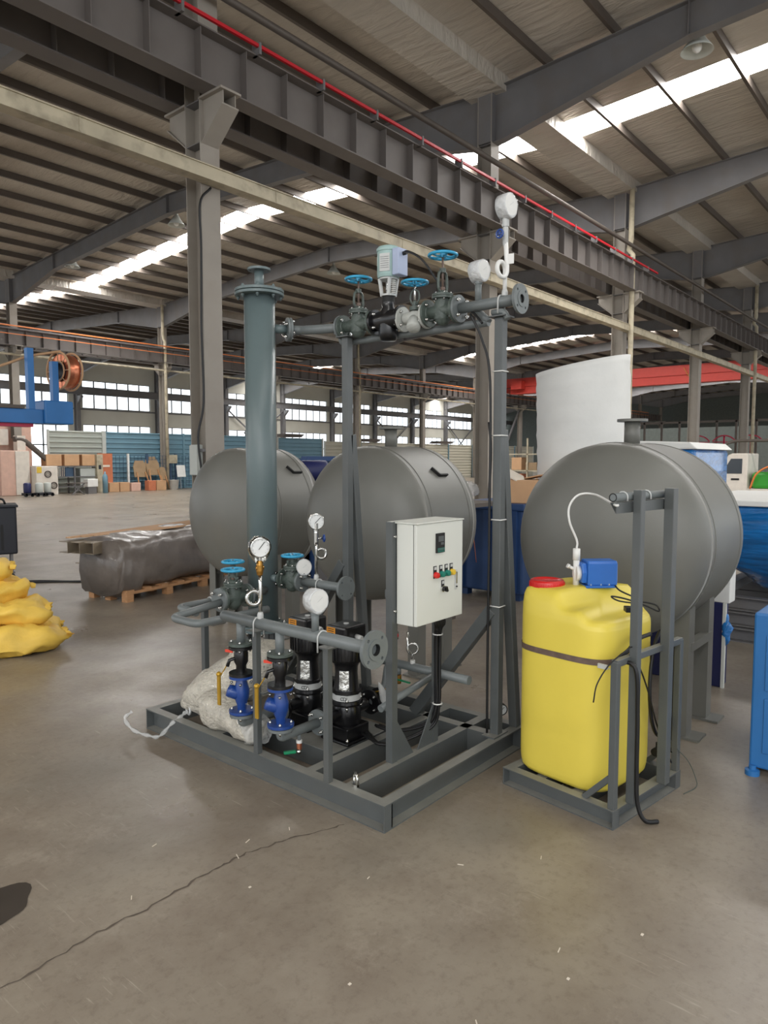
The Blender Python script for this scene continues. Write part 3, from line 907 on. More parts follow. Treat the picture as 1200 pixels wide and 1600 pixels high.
# ---------------------------------------------------------------- valve stacks under the header
for i, (y, lab) in enumerate(((2.83, 'black flanged ball valve with yellow lever, left stack under the header'),
                              (2.535, 'black flanged ball valve with yellow lever, right stack beside the pumps'))):
    bv = thing('ball_valve', lab, 'valve', (X0, y, .49), 0, 'ball valves under the header')
    MB().lathe([(0, 0), (.062, 0), (.062, .014), (.0, .014)], (X0, y, .660), (0, 0, 1), 28).build('flange', 'cast', bv)
    MB().lathe([(0, 0), (.062, 0), (.062, .014), (.0, .014)], (X0, y, .642), (0, 0, 1), 28).build('flange', 'black', bv)
    MB().slathe([(.026, .52), (.026, .555), (.036, .575), (.036, .62), (.028, .642)], (X0, y, 0), (0, 0, 1), 20).build('body', 'black', bv)
    MB().lathe([(0, 0), (.062, 0), (.062, .014), (0, .014)], (X0, y, .506), (0, 0, 1), 28).build('flange', 'black', bv)
    bolts((X0, y, .674), (0, 0, 1), .047, 4, .008, .008, bv, both=.034)
    st = MB().tube([(X0 - .02, y, .60), (X0 - .05, y + .03, .585), (X0 - .06, y + .035, .555)], .009, 8)
    st.build('stem_housing', 'black', bv)
    MB().tube([(X0 - .055, y + .035, .57), (X0 - .075, y + .075, .50)], .0035, 6).obox((X0 - .078, y + .082, .43), (.01, .022, .16)).sphere((X0 - .078, y + .082, .51), .014, 10).build('lever', 'gold', bv, bevel=.002)
    MB().obox((X0 - .058, y + .022, .636), (.004, .045, .014), rz=.3).build('tag', 'redl', bv, label='small red tag on the valve flange')
    cv = thing('check_valve', 'cobalt blue cast Y-pattern check valve at the foot of the %s stack' % ('left' if i == 0 else 'right'), 'valve', (X0, y, .30), 0, 'blue check valves')
    MB().lathe([(0, 0), (.062, 0), (.062, .013), (.0, .013)], (X0, y, .492), (0, 0, 1), 28).build('flange', 'blue', cv)
    MB().slathe([(.022, .325), (.024, .35), (.038, .39), (.040, .43), (.028, .47), (.024, .492)], (X0, y, 0), (0, 0, 1), 20).slathe([(0, -.02), (.03, 0), (.033, .04), (.033, .062), (.030, .075), (.0, .08)], (X0, y, .40), (-.62, .45, .35), 18).build('body', 'blue', cv)
    MB().lathe([(0, 0), (.065, 0), (.065, .014), (0, .014)], (X0, y, .312), (0, 0, 1), 28).build('flange', 'blue', cv)
    bolts((X0, y, .326), (0, 0, 1), .05, 4, .008, .008, cv, both=.034)
    bolts((X0, y, .505), (0, 0, 1), .05, 4, .008, .006, cv, both=.034)
    el = thing('discharge_elbow', 'short grey elbow pipe from the %s blue check valve to a pump' % ('left' if i == 0 else 'right'), 'pipe', (X0, y, .25), 0, 'pump discharge elbows')
    MB().lathe([(0, 0), (.062, 0), (.062, .014), (0, .014)], (X0, y, .294), (0, 0, 1), 28).build('flange', 'pipe', el)
    MB().tube(elbowed([(X0, y, .294), (X0, y, .255), (2.50, y, .255)], .05, 8), .024, 16).build('elbow_pipe', 'pipe', el)
    flange_set((2.482, y, .255), (1, 0, 0), .066, el, th=.014)
    bolts((2.482, y, .255), (-1, 0, 0), .05, 4, .009, .01, el)
    dr = thing('drain_cock', 'small drain cock with green lever and copper body below the %s pump discharge' % ('left' if i == 0 else 'right'), 'valve', (X0 + .12, y, .16), 0, 'green-lever drain cocks')
    x = X0 + .12
    MB().tube([(x, y, .24), (x, y, .205)], .009, 10).build('nipple', 'pipe', dr)
    MB().lathe([(0, .19), (.015, .19), (.015, .205), (0, .205)], (x, y, 0), seg=8).build('union', 'whitep', dr)
    MB().lathe([(0, .155), (.012, .155), (.014, .165), (.014, .19), (0, .19)], (x, y, 0), seg=10).build('body', 'copper', dr)
    MB().sphere((x - .01, y - .008, .15), .013, 10).tube([(x, y, .16), (x, y, .135)], .009, 8).build('ball_end', 'chrome', dr)
    MB().obox((x - .045, y + .02, .150), (.06, .018, .014), rz=-.55).build('lever', 'green', dr, bevel=.003)


# ---------------------------------------------------------------- pumps
def pump(loc, label):
    t = thing('vertical_pump', label, 'pump', loc, 0, 'vertical multistage pumps')
    MB().box(-.10, .10, -.10, .10, 0, .016).box(-.085, .085, -.085, .085, .016, .085).build('base', 'black', t, bevel=.006, local=True)
    bolts((0, 0, .016), (0, 0, 1), .115, 4, .008, .012, t, local=True)
    MB().slathe([(.07, .08), (.078, .10), (.078, .17), (.07, .19)], seg=28).slathe([(.034, 0), (.030, .03), (.032, .15)], (.0, 0, .143), (-1, 0, 0), 20).slathe([(.034, 0), (.030, .03), (.032, .15)], (0, 0, .143), (1, 0, 0), 20).build('pump_body', 'black', t, local=True)
    for sx in (-1, 1):
        MB().lathe([(.02, .185), (.068, .185), (.068, .20), (.02, .20)], (0, 0, .143), (sx, 0, 0), 28).build('flange', 'black', t, local=True)
        bolts((sx * .185, 0, .143), (-sx, 0, 0), .052, 4, .0085, .010, t, local=True, both=.04)
    MB().lathe([(0, .19), (.086, .19), (.088, .20), (.086, .215), (0, .215)], seg=8).lathe([(0, .252), (.082, .252), (.082, .268), (0, .268)], seg=8).build('tie_ring', 'black', t, local=True)
    bolts((0, 0, .215), (0, 0, 1), .076, 4, .0085, .012, t, local=True, both=.03)
    MB().lathe([(.074, .217), (.076, .218), (.076, .25), (.074, .251)], seg=36).build('name_band', 'silverl', t, local=True)
    MB().slathe([(.068, .268), (.066, .28), (.060, .36), (.062, .39), (.07, .41)], seg=24).build('lantern', 'black', t, local=True)
    for a0 in (PI + .55, PI + .55 + PI):
        vs = []; fs = []
        for j in range(5):
            for k in range(9):
                a = a0 + (k - 4) * .10; r = .069 - j * .0012; vs.append((r * math.cos(a), r * math.sin(a), .275 + j * .026))
        for j in range(4):
            for k in range(8): fs.append((j * 9 + k, j * 9 + k + 1, (j + 1) * 9 + k + 1, (j + 1) * 9 + k))
        MB().add(vs, fs).build('coupling_guard', 'foil', t, local=True)
    mo = MB().slathe([(.07, .41), (.088, .425), (.093, .44), (.093, .51), (.088, .53), (.084, .545)], seg=32).build('motor', 'black', t, local=True)
    fn = MB()
    for k in range(28):
        a = 2 * PI * k / 28; fn.obox((.093 * math.cos(a), .093 * math.sin(a), .475), (.010, .003, .075), rz=a)
    fn.build('cooling_fin', 'black', mo, local=True, kind='stuff')
    MB().box(-.082, .082, -.072, .072, .53, .618).build('terminal_box', 'black', t, bevel=.012, local=True)
    MB().lathe([(0, .618), (.014, .618), (.014, .622), (0, .622)], seg=16).build('cap', 'silverl', t, local=True)
    MB().box(-.0835, -.0815, .002, .062, .568, .608).build('label_plate', 'orange_l', t, local=True, label='orange warning label')
    lb = MB()
    for z in (.600, .589, .578): lb.box(-.0842, -.0835, .010, .054, z - .002, z + .002)
    lb.build('print_lines', 'gasket', t, local=True, kind='stuff')
    MB().tube([(0, -.07, .56), (0, -.11, .555)], .014, 10).build('cable_gland', 'silverl', t, local=True)
    # band lettering
    a = PI + .62
    for k, ch in enumerate('CDL'):
        aa = a + (k - 1) * .20
        r = .0765; n = Vector((math.cos(aa), math.sin(aa), 0)); rt = Vector((-math.sin(aa), math.cos(aa), 0))
        # reading direction seen from outside
        text('letter', ch, 'gasket', .026, wmat(t) @ Vector((r * n.x, r * n.y, .2245)), rt, (0, 0, 1), t, align='CENTER')
    return t


p1 = pump((2.70, 2.535, .112), 'black vertical multistage pump nearer the control cabinet')
p2 = pump((2.70, 2.83, .112), 'black vertical multistage pump further left, behind the right valve stack')

# ---------------------------------------------------------------- suction manifold behind the pumps
su = thing('suction_manifold', 'thin grey suction pipework running across the skid behind the pumps', 'pipe', (3.1, 2.55, .43))
MB().tube([(3.1, 2.95, .43), (3.1, 2.02, .43)], .024, 18).build('main_pipe', 'pipe', su)
for y in (2.535, 2.83):
    MB().tube(elbowed([(2.905, y, .255), (2.98, y, .255), (3.02, y, .33), (3.04, y, .43), (3.1, y, .43)], .03), .020, 14).build('branch_pipe', 'pipe', su)
MB().tube([(2.62, 2.23, .36), (3.1, 2.23, .43)], .0185, 14).build('branch_pipe', 'pipe', su)
for y in (2.9,):
    MB().box(3.085, 3.115, y - .015, y + .015, .12, .40).build('support', 'skid', su)
sc = thing('suction_cock', 'brass drain cock with green lever hanging under the rear pipe', 'valve', (3.1, 2.50, .38))
MB().tube([(3.1, 2.50, .41), (3.1, 2.50, .37)], .014, 10).build('nipple', 'pipe', sc)
MB().lathe([(0, .315), (.014, .315), (.017, .325), (.017, .365), (0, .37)], (3.1, 2.50, 0), seg=8).build('body', 'brass', sc)
MB().bar((3.08, 2.49, .345), (3.09, 2.41, .338), .012, .007).build('lever', 'green', sc)
for y, lb in ((2.535, 'black flexible connector on the suction of the pump nearer the cabinet'), (2.83, 'black flexible connector on the suction of the further left pump')):
    fx = thing('ball_valve', lb, 'valve', (2.95, y, .255), 0, 'pump suction valves')
    MB().slathe([(.03, 0), (.045, .01), (.05, .03), (.045, .05), (.03, .06)], (2.90, y, .255), (1, 0, 0), 18).build('body', 'black', fx)
    MB().lathe([(0, 0), (.062, 0), (.062, .014), (0, .014)], (2.962, y, .255), (1, 0, 0), 24).build('flange', 'black', fx)
    bolts((2.976, y, .255), (1, 0, 0), .047, 4, .008, .010, fx, both=.02)
    MB().bar((2.93, y, .30), (2.93, y - .10, .345), .018, .006).build('lever', 'gold', fx)
# small clear bag tied on the near pump
pb = MB(); pb.slathe([(.004, .0), (.012, .02), (.02, .05), (.03, .09), (.032, .15), (.02, .17), (0, .175)], (2.84, 2.43, .40), (.25, -.35, -1), 12)
tag(pb.build('spare_parts_bag', 'film'), 'small clear plastic bag of spares tied beside the near pump', 'bag')
# drain / vent with red cap behind near pump
rv = thing('vent_cock', 'slim steel vent cock with a red cap beside the near pump motor', 'valve', (2.98, 2.36, .4))
MB().tube([(2.95, 2.40, .43), (2.95, 2.40, .62)], .009, 10).lathe([(0, .62), (.016, .62), (.016, .66), (0, .66)], (2.95, 2.40, 0), seg=8).build('body', 'chrome', rv)
MB().sphere((2.935, 2.385, .645), .014, 10).build('cap', 'red', rv)

# ---------------------------------------------------------------- separator column
cx, cy = 3.0, 3.56
cv = thing('separator_column', 'tall slender blue-grey steel vessel standing on legs at the skid left end', 'vessel', (cx, cy, .12))
MB().tube([(cx, cy, .50), (cx, cy, 2.63)], .098, 48).build('shell', 'vessel', cv)
for z in (.485, .505, 2.625, 2.647):
    f = MB().lathe([(0, 0), (.153, 0), (.155, .002), (.155, .016), (.153, .018), (0, .018)], (cx, cy, z), (0, 0, 1), 48).build('flange', 'vessel', cv)
MB().lathe([(0, 0), (.135, 0), (.135, .004), (0, .004)], (cx, cy, 2.643), (0, 0, 1), 40).build('gasket', 'gasket', cv)
bolts((cx, cy, 2.665), (0, 0, 1), .133, 8, .011, .012, cv, m='vessel', both=.042)
bolts((cx, cy, .523), (0, 0, 1), .133, 8, .011, .012, cv, both=.04)
MB().tube([(cx, cy, 2.66), (cx, cy, 2.79)], .03, 20).build('top_nozzle', 'vessel', cv)
flange_set((cx, cy, 2.785), (0, 0, 1), .072, cv, m='vessel', bore=.024, th=.014)
for k in range(3):
    a = PI / 6 + k * 2 * PI / 3
    MB().bar((cx + .1 * math.cos(a), cy + .1 * math.sin(a), .12), (cx + .1 * math.cos(a), cy + .1 * math.sin(a), .485), .04, .04, (1, 0, 0)).build('leg', 'skid', cv)
nd = Vector((math.cos(math.radians(-30)), math.sin(math.radians(-30)), 0))
c3 = Vector((cx, cy, 2.43))
MB().tube([c3 + nd * .09, c3 + nd * .175], .028, 18).build('side_nozzle', 'vessel', cv)
MB().lathe([(0, 0), (.075, 0), (.075, .014), (0, .014)], c3 + nd * .172, nd, 32).build('flange', 'pipe', cv)
bolts(c3 + nd * .172, -nd, .056, 4, .011, .012, cv, rot=0.5)
bolts(c3 + nd * .205, nd, .056, 4, .011, .010, cv, rot=0.5)
# nozzle towards the rear line, low down
MB().tube([(cx, cy - .09, .835), (cx, cy - .14, .835)], .024, 14).build('lower_nozzle', 'vessel', cv)

# ---------------------------------------------------------------- upper pipe line
ZT = 2.405
up = thing('upper_pipe_line', 'grey upper pipe run carried on the two tall posts, flanged at its right end', 'pipe', (XT, 1.82, ZT))
MB().lathe([(0, 0), (.075, 0), (.075, .014), (0, .014)], c3 + nd * .188, nd, 32).build('flange', 'pipe', up)
MB().tube(elbowed([c3 + nd * .20, Vector((XT, 3.425, 2.43)), Vector((XT, 3.06, ZT))], .06, 8), .0285, 18).build('left_pipe', 'pipe', up)
MB().tube([(XT, 2.20, ZT), (XT, 1.83, ZT)], .0285, 20).build('right_pipe', 'pipe', up)
flange_set((XT, 1.832, ZT), (0, -1, 0), .075, up, bore=.024, th=.015)
MB().lathe([(.022, -.001), (.022, -.05), (0, -.05)], (XT, 1.817, ZT), (0, -1, 0), 24).build('bore', 'gasket', up)
MB().lathe([(.022, 0), (.04, 0), (.04, .003), (.022, .003)], (XT, 1.817, ZT), (0, -1, 0), 28).build('raised_face', 'pipe', up)
for y, s in ((2.203, -1), (3.055, 1)):
    MB().lathe([(0, 0), (.073, 0), (.073, .014), (0, .014)], (XT, y, ZT), (0, s, 0), 32).build('flange', 'pipe', up)
ubolt((XT, 1.935, ZT), (0, 1, 0), .033, up, r=.005)
# bypass line in front/below with the pale globe valve
bp = thing('bypass_line', 'lower grey bypass pipe slung under the upper line between the tall posts', 'pipe', (XT, 2.5, 2.33))
ZB = 2.325
XB = 3.30
MB().tube(elbowed([(XT, 3.13, ZT), (XB, 3.13, ZT - .0), (XB, 3.13, ZB), (XB, 2.05, ZB)], .04, 6), .0215, 14).build('bypass_pipe', 'pipe', bp)
MB().tube(elbowed([(XT - .0, 2.12, ZT), (XB, 2.08, ZB + .03), (XB, 2.05, ZB)], .03, 6), .0215, 14).build('bypass_return', 'pipe', bp)
MB().tube(elbowed([(XT - .02, 1.975, 2.352), (XT - .02, 1.905, 2.352), (XT - .02, 1.885, 2.31)], .03, 6), .016, 12).build('overflow_elbow', 'pipe', bp)

for y, nm, kw, lab in ((2.925, 'v', dict(L=.25, R=.072, wh=.27, wr=.085), 'green-grey gate valve with blue handwheel, left end of the upper pipe line'),
                       (2.305, 'v', dict(L=.20, R=.074, wh=.30, wr=.084), 'green-grey gate valve with the highest blue handwheel, right end of the upper pipe line')):
    v = thing('gate_valve', lab, 'valve', (XT, y, ZT), PI / 2, 'gate valves with blue handwheels')
    gate_valve(v, **kw)
# motorised control valve between them
mv = thing('control_valve', 'motorised control valve with pale green actuator head above a black body', 'valve', (XT, 2.69, ZT))
ax = XT; ay = 2.69
MB().slathe([(.05, -.105), (.058, -.06), (.064, 0), (.058, .06), (.05, .105)], (ax, ay, ZT), (0, 1, 0), 24).slathe([(0, -.12), (.045, -.118), (.058, -.08), (.058, .03), (.038, .07), (.038, .10)], (ax, ay, ZT), (0, 0, 1), 24).build('body', 'black', mv)
for s in (-1, 1):
    MB().lathe([(0, 0), (.072, 0), (.072, .016), (0, .016)], (ax, ay + s * .092, ZT), (0, s, 0), 32).build('flange', 'black', mv)
    bolts((ax, ay + s * .092, ZT), (0, -s, 0), .055, 4, .011, .012, mv)
MB().lathe([(0, .095), (.036, .095), (.036, .135), (0, .135)], (ax, ay, ZT), (0, 0, 1), 24).build('bonnet', 'gasket', mv)
yk = MB()
for dx, dy in ((-.036, -.03), (-.036, .03), (.036, -.03), (.036, .03)):
    yk.bar((ax + dx * .8, ay + dy * .8, ZT + .135), (ax + dx, ay + dy * 1.25, ZT + .235), .018, .012, (1, 0, 0))
yk.lathe([(0, .135), (.044, .135), (.044, .145), (0, .145)], (ax, ay, ZT), (0, 0, 1), 24).lathe([(0, .228), (.054, .228), (.054, .238), (0, .238)], (ax, ay, ZT), (0, 0, 1), 24)
yk.build('yoke', 'silverl', mv)
MB().tube([(ax, ay, ZT + .14), (ax, ay, ZT + .23)], .008, 10).lathe([(0, .17), (.017, .17), (.017, .19), (0, .19)], (ax, ay, ZT), (0, 0, 1), 14).build('stem', 'chrome', mv)
sp_ = MB()
for k in range(7): sp_.torus((ax - .005, ay - .04, ZT + .15 + k * .0115), (0, 0, 1), .012, .0025, 12, 5)
sp_.build('spring', 'whitep', mv)
ac = MB().lathe([(0, .238), (.062, .238), (.066, .255), (.066, .385), (.070, .385), (.070, .40), (.060, .412), (0, .414)], (ax, ay, ZT), (0, 0, 1), 40).build('actuator_head', 'actu', mv)
MB().obox((ax + .0, ay - .085, ZT + .315), (.085, .05, .15)).build('side_cover', 'lilac', mv, bevel=.006)
va = Vector((-math.cos(math.radians(20)), -math.sin(math.radians(20)), 0)); vt = Vector((-va.y, va.x, 0))
MB().obox((ax + va.x * .0665, ay + va.y * .0665, ZT + .315), (.003, .062, .10), rz=math.radians(20)).build('rating_plate', 'silverl', mv, label='silver rating plate', bevel=.001)
rl = MB()
for k in range(6): rl.obox((ax + va.x * .069, ay + va.y * .069, ZT + .285 + k * .012), (.0006, .05, .002), rz=math.radians(20))
rl.build('plate_lines', 'mull', mv, kind='stuff')
MB().tube(spline([(ax, ay - .105, ZT + .36), (ax - .01, ay - .15, ZT + .362), (ax - .01, ay - .25, ZT + .30), (ax + .02, ay - .34, ZT + .17), (ax + .04, ay - .45, ZT + .03), (ax + .0, ay - .58, ZT - .03), (ax - .03, ay - .66, ZT - .10)], 6), .0065, 8).tube([(ax, ay - .10, ZT + .36), (ax, ay - .135, ZT + .362)], .012, 8).build('power_cable', 'rubber', mv)
# pale globe valve with small wheel
gv = thing('globe_valve', 'pale silver flanged valve with small blue handwheel beside the motorised valve', 'valve', (XT, 2.50, ZT - .01))
gy = 2.497
MB().slathe([(.03, -.07), (.036, -.03), (.042, 0), (.036, .03), (.03, .07)], (XT, gy, ZT - .01), (0, 1, 0), 20).slathe([(0, 0), (.034, .0), (.04, .05), (.04, .075), (.03, .085), (0, .087)], (XT - .01, gy - .01, ZT - .02), (-.6, -.3, -.75), 20).build('body', 'castw', gv)
for s in (-1, 1):
    MB().lathe([(0, 0), (.070, 0), (.070, .014), (.0, .014)], (XT, gy + s * .075, ZT - .01), (0, s, 0), 32).build('flange', 'castw', gv)
    bolts((XT, gy + s * .075, ZT - .01), (0, -s, 0), .053, 4, .009, .01, gv, m='chrome')
gt = MB().lathe([(0, .03), (.03, .03), (.03, .05), (.014, .055), (.012, .08), (0, .08)], (XT, gy, ZT), (0, 0, 1), 18)
for s in (-1, 1): gt.tube(spline([(XT, gy + s * .012, ZT + .06), (XT, gy + s * .030, ZT + .09), (XT, gy + s * .028, ZT + .125), (XT, gy + s * .008, ZT + .145)], 5), .005, 7)
gt.build('bonnet', 'cast', gv)
MB().tube([(XT, gy, ZT + .07), (XT, gy, ZT + .19)], .006, 8).build('stem', 'chrome', gv)
w = MB().torus((XT, gy, ZT + .185), (0, 0, 1), .072, .008, 32, 8).lathe([(0, .172), (.014, .172), (.014, .19), (0, .19)], (XT, gy, ZT), (0, 0, 1), 12)
for k in range(5):
    a = 2 * PI * k / 5; w.tube([(XT, gy, ZT + .18), (XT + .07 * math.cos(a), gy + .07 * math.sin(a), ZT + .185)], .005, 6)
w.build('handwheel', 'cyan', gv)

# ---------------------------------------------------------------- lower valves round the column foot
v = thing('gate_valve', 'green-grey gate valve with nearest low blue handwheel, at the end of the pipe loops', 'valve', (2.65, 3.42, .765), 0, 'gate valves with blue handwheels')
gate_valve(v, L=.19, R=.07, wh=.168, wr=.074)
v = thing('gate_valve', 'green-grey gate valve with blue handwheel just behind the pipe-loop valve', 'valve', (2.79, 3.60, .735), 0, 'gate valves with blue handwheels')
gate_valve(v, L=.16, R=.066, wh=.215, wr=.074)
v = thing('gate_valve', 'green-grey gate valve with blue handwheel half hidden behind the tall column', 'valve', (3.05, 3.33, .83), PI / 2, 'gate valves with blue handwheels')
gate_valve(v, L=.17, R=.066, wh=.155, wr=.074)
vn = thing('column_inlet_pipe', 'short flanged grey pipe joining the low valve to the column foot', 'pipe', (2.8, 3.42, .76))
MB().tube([(2.74, 3.42, .765), (2.93, 3.46, .765)], .026, 14).build('pipe_piece', 'pipe', vn)
MB().lathe([(0, 0), (.07, 0), (.07, .014), (0, .014)], (2.748, 3.42, .765), (1, 0, 0), 28).build('flange', 'pipe', vn)
MB().lathe([(0, 0), (.07, 0), (.07, .014), (0, .014)], (2.541, 3.42, .765), (1, 0, 0), 28).build('flange', 'pipe', vn)
rp = thing('rear_pipe_line', 'grey pipe with flanged end leading right from the tall column behind the gauges', 'pipe', (3.05, 2.86, .83))
MB().tube([(3.05, 3.24, .83), (3.05, 2.86, .83)], .0265, 18).build('main_pipe', 'pipe', rp)
flange_set((3.05, 2.875, .83), (0, -1, 0), .072, rp, bore=.022)
MB().lathe([(0, 0), (.066, 0), (.066, .014), (0, .014)], (3.05, 3.245, .83), (0, -1, 0), 28).build('flange', 'pipe', rp)
ubolt((3.05, 3.09, .83), (0, 1, 0), .03, rp)
MB().box(3.035, 3.065, 3.075, 3.105, .12, .79).build('support', 'skid', rp)

# ---------------------------------------------------------------- gauges
A = math.radians
g = gauge('pressure_gauge', 'film-wrapped pressure gauge on a brass cock above the left end of the header', (X0, 2.675, .818), A(-118), .352, .105, 'siphon', coil_side=-1)
dial_head(g, .352, .049, .038, 'film', 0.9, film='foil')
MB().lathe([(0, .215), (.014, .215), (.018, .235), (.018, .265), (.013, .285), (0, .29)], (0, 0, 0), seg=8).tube([(0, -.02, .25), (0, .02, .25)], .01, 8).build('cock_body', 'brass', g, local=True)
g = gauge('pressure_gauge', 'pressure gauge with blue needle valve standing on the pipe right of the tall column', (3.05, 3.115, .855), A(-122), .36, .16, 'siphon', coil_side=1, rr=.03)
dial_head(g, .36, .050, .03, None, 0.8)
needle_valve(g, .255, 1)
g = gauge('pressure_gauge', 'highest pressure gauge, white-wrapped, above the right tall post', (XT, 1.915, 2.432), A(-95), .448, .125, 'siphon', coil_side=-1, wrapm='whitep', rr=.038, tr=.0115)
dial_head(g, .448, .055, .06, 'full', 0.8)
needle_valve(g, .30, -1, m='silverl')
MB().obox((.03, 0, .18), (.04, .004, .05), rz=.3).build('paper_tag', 'whitep', g, local=True)
g = gauge('thermometer', 'round dial thermometer wrapped in white film on the middle of the header', (X0, 2.292, .818), A(-100), .142, 0, 'stub')
dial_head(g, .142, .05, .06, 'full', .6)
g = gauge('thermometer', 'small round thermometer in wrinkled film behind the tall column', (3.05, 3.225, .85), A(-128), .075, 0, 'stub')
dial_head(g, .075, .046, .026, 'full', .6, film='wrap')
g = gauge('thermometer', 'round dial thermometer in white wrap on the upper pipe beside the highest gauge', (XT, 2.075, 2.43), A(-95), .155, 0, 'stub')
dial_head(g, .155, .05, .07, 'full', .6)
# siphon without gauge under the cabinet
sn = thing('siphon_pipe', 'bare bright steel siphon loop standing on the rear pipe below the cabinet', 'pipe', (3.1, 2.35, .45))
q = Vector((3.1, 2.40, .45)); s_ = Vector((.6, -.8, 0)); r_ = .030
MB().tube([q, q + Vector((0, 0, .055))] + [q + s_ * (r_ * math.sin(a)) + Vector((0, 0, .085 - r_ * math.cos(a))) for a in (k * 2 * PI / 20 for k in range(1, 20))] + [q + Vector((0, 0, .055)) - s_ * .012, q + Vector((0, 0, .08)) - s_ * .028, q + Vector((0, 0, .18)) - s_ * .028], .0075, 8).build('tube', 'chrome', sn)
MB().lathe([(0, 0), (.014, 0), (.014, .02), (0, .02)], q, (0, 0, 1), 8).build('socket', 'whitep', sn)
# pressure gauge lying low at the right rear
g = thing('pressure_gauge', 'small black-rimmed gauge low on the skid behind the right tall post', 'gauge', (3.43, 2.02, .12), A(-130))
MB().lathe([(0, -.012), (.033, -.012), (.033, .014), (.028, .016)], (0, 0, .065), (1, 0, 0), 28).build('case', 'gasket', g, local=True)
MB().lathe([(0, .012), (.028, .012)], (0, 0, .065), (1, 0, 0), 28).build('dial', 'dial', g, local=True)
MB().bar((.0135, -.008, .055), (.0135, .014, .08), .002, .001, (1, 0, 0)).build('needle', 'gasket', g, local=True)
MB().tube([(0, 0, 0), (0, 0, .034)], .007, 8).build('stem', 'chrome', g, local=True)

# ---------------------------------------------------------------- control cabinet
CX0, CX1, CY0, CY1, CZ0, CZ1 = 2.612, 2.995, 2.0, 2.12, .807, 1.293
cb = thing('control_cabinet', 'white steel control cabinet with buttons and display hung above the skid', 'cabinet', (CX0, CY0, CZ0))
MB().box(CX0, CX1, CY0 + .022, CY1, CZ0, CZ1).build('body', 'white', cb, bevel=.003)
dr = MB().box(CX0, CX1, CY0, CY0 + .018, CZ0 + .001, CZ1 - .001).build('door', 'white', cb, bevel=.003)
MB().box(CX0 + .004, CX1 - .004, CY0 + .017, CY0 + .024, CZ0 + .004, CZ1 - .004).build('door_seal', 'gasket', cb)
MB().box(CX0 - .008, CX1 + .004, CY0 - .006, CY1 + .055, CZ1, CZ1 + .006).build('rain_hood', 'white', cb, bevel=.002)
fy = CY0
def panel(x0, x1, z0, z1, m, name, par, d=.004, off=0.0, **k):
    return MB().box(x0, x1, fy - off - d, fy - off, z0, z1).build(name, m, par, **k)
dx = 2.795
dsp = panel(dx - .034, dx + .034, 1.145, 1.24, 'gasket', 'display_unit', dr, .008, bevel=.001)
panel(dx - .020, dx + .024, 1.199, 1.226, 'screen', 'screen', cb, .0008, .0079)
panel(dx + .0, dx + .024, 1.183, 1.195, 'screen', 'screen', cb, .0008, .0079)
panel(dx - .026, dx + .030, 1.156, 1.168, 'teal', 'key_strip', cb, .0008, .0079)
panel(dx - .026, dx + .030, 1.149, 1.153, 'teal', 'key_strip', cb, .0008, .0079)
for k in range(4): panel(dx - .022 + .013 * k, dx - .013 + .013 * k, 1.158, 1.166, 'screen', 'key', cb, .0006, .0088)
for k, (x, m, nm) in enumerate(((2.757, 'red', 'push_button'), (2.805, 'teal', 'push_button'), (2.850, 'teal', 'push_button'), (2.893, 'amber', 'push_button'))):
    zz = 1.046 + .0 * k
    panel(x - .013, x + .013, zz - .024, zz + .036, 'gasket', 'button_plate', cb, .002)
    panel(x - .008, x + .010, zz + .018, zz + .032, 'silverl', 'legend_plate', cb, .0012, .002)
    MB().lathe([(0, 0), (.0155, 0), (.0155, .010), (0, .010)], (x + .002, fy - .002, zz - .008), (0, -1, 0), 20).lathe([(.0145, .010), (.0135, .018), (0, .019)], (x + .002, fy - .002, zz - .008), (0, -1, 0), 20).build(nm, m, cb, label=('red', 'green', 'green', 'yellow')[k] + ' push button')
x, zz = 2.822, .972
panel(x - .012, x + .012, zz - .004, zz + .034, 'gasket', 'button_plate', cb, .002)
panel(x - .007, x + .009, zz + .016, zz + .030, 'silverl', 'legend_plate', cb, .0012, .002)
MB().lathe([(0, 0), (.0155, 0), (.0155, .006), (0, .006)], (x, fy - .002, zz - .008), (0, -1, 0), 20).build('selector_ring', 'chrome', cb)
MB().lathe([(.0125, .006), (.0115, .020), (0, .02)], (x, fy - .002, zz - .008), (0, -1, 0), 20).obox((x, fy - .024, zz - .008), (.010, .014, .026), ry=-.4).build('selector_switch', 'black', cb)
hn = MB().box(2.925, 2.943, fy - .005, fy, .945, 1.045).build('handle', 'silverl', cb, bevel=.004)
MB().box(2.929, 2.939, fy - .009, fy - .005, .975, 1.035).build('grip', 'chrome', hn, bevel=.002)
MB().lathe([(0, 0), (.004, 0), (.004, .006), (0, .006)], (2.934, fy - .005, .96), (0, -1, 0), 10).build('lock', 'gasket', hn)
for z in (1.23, .87): MB().lathe([(0, 0), (.008, 0), (.006, .007), (0, .008)], (2.60, 2.123, z), (0, -1, 0), 6).build('fixing_bolt', 'chrome', cb)

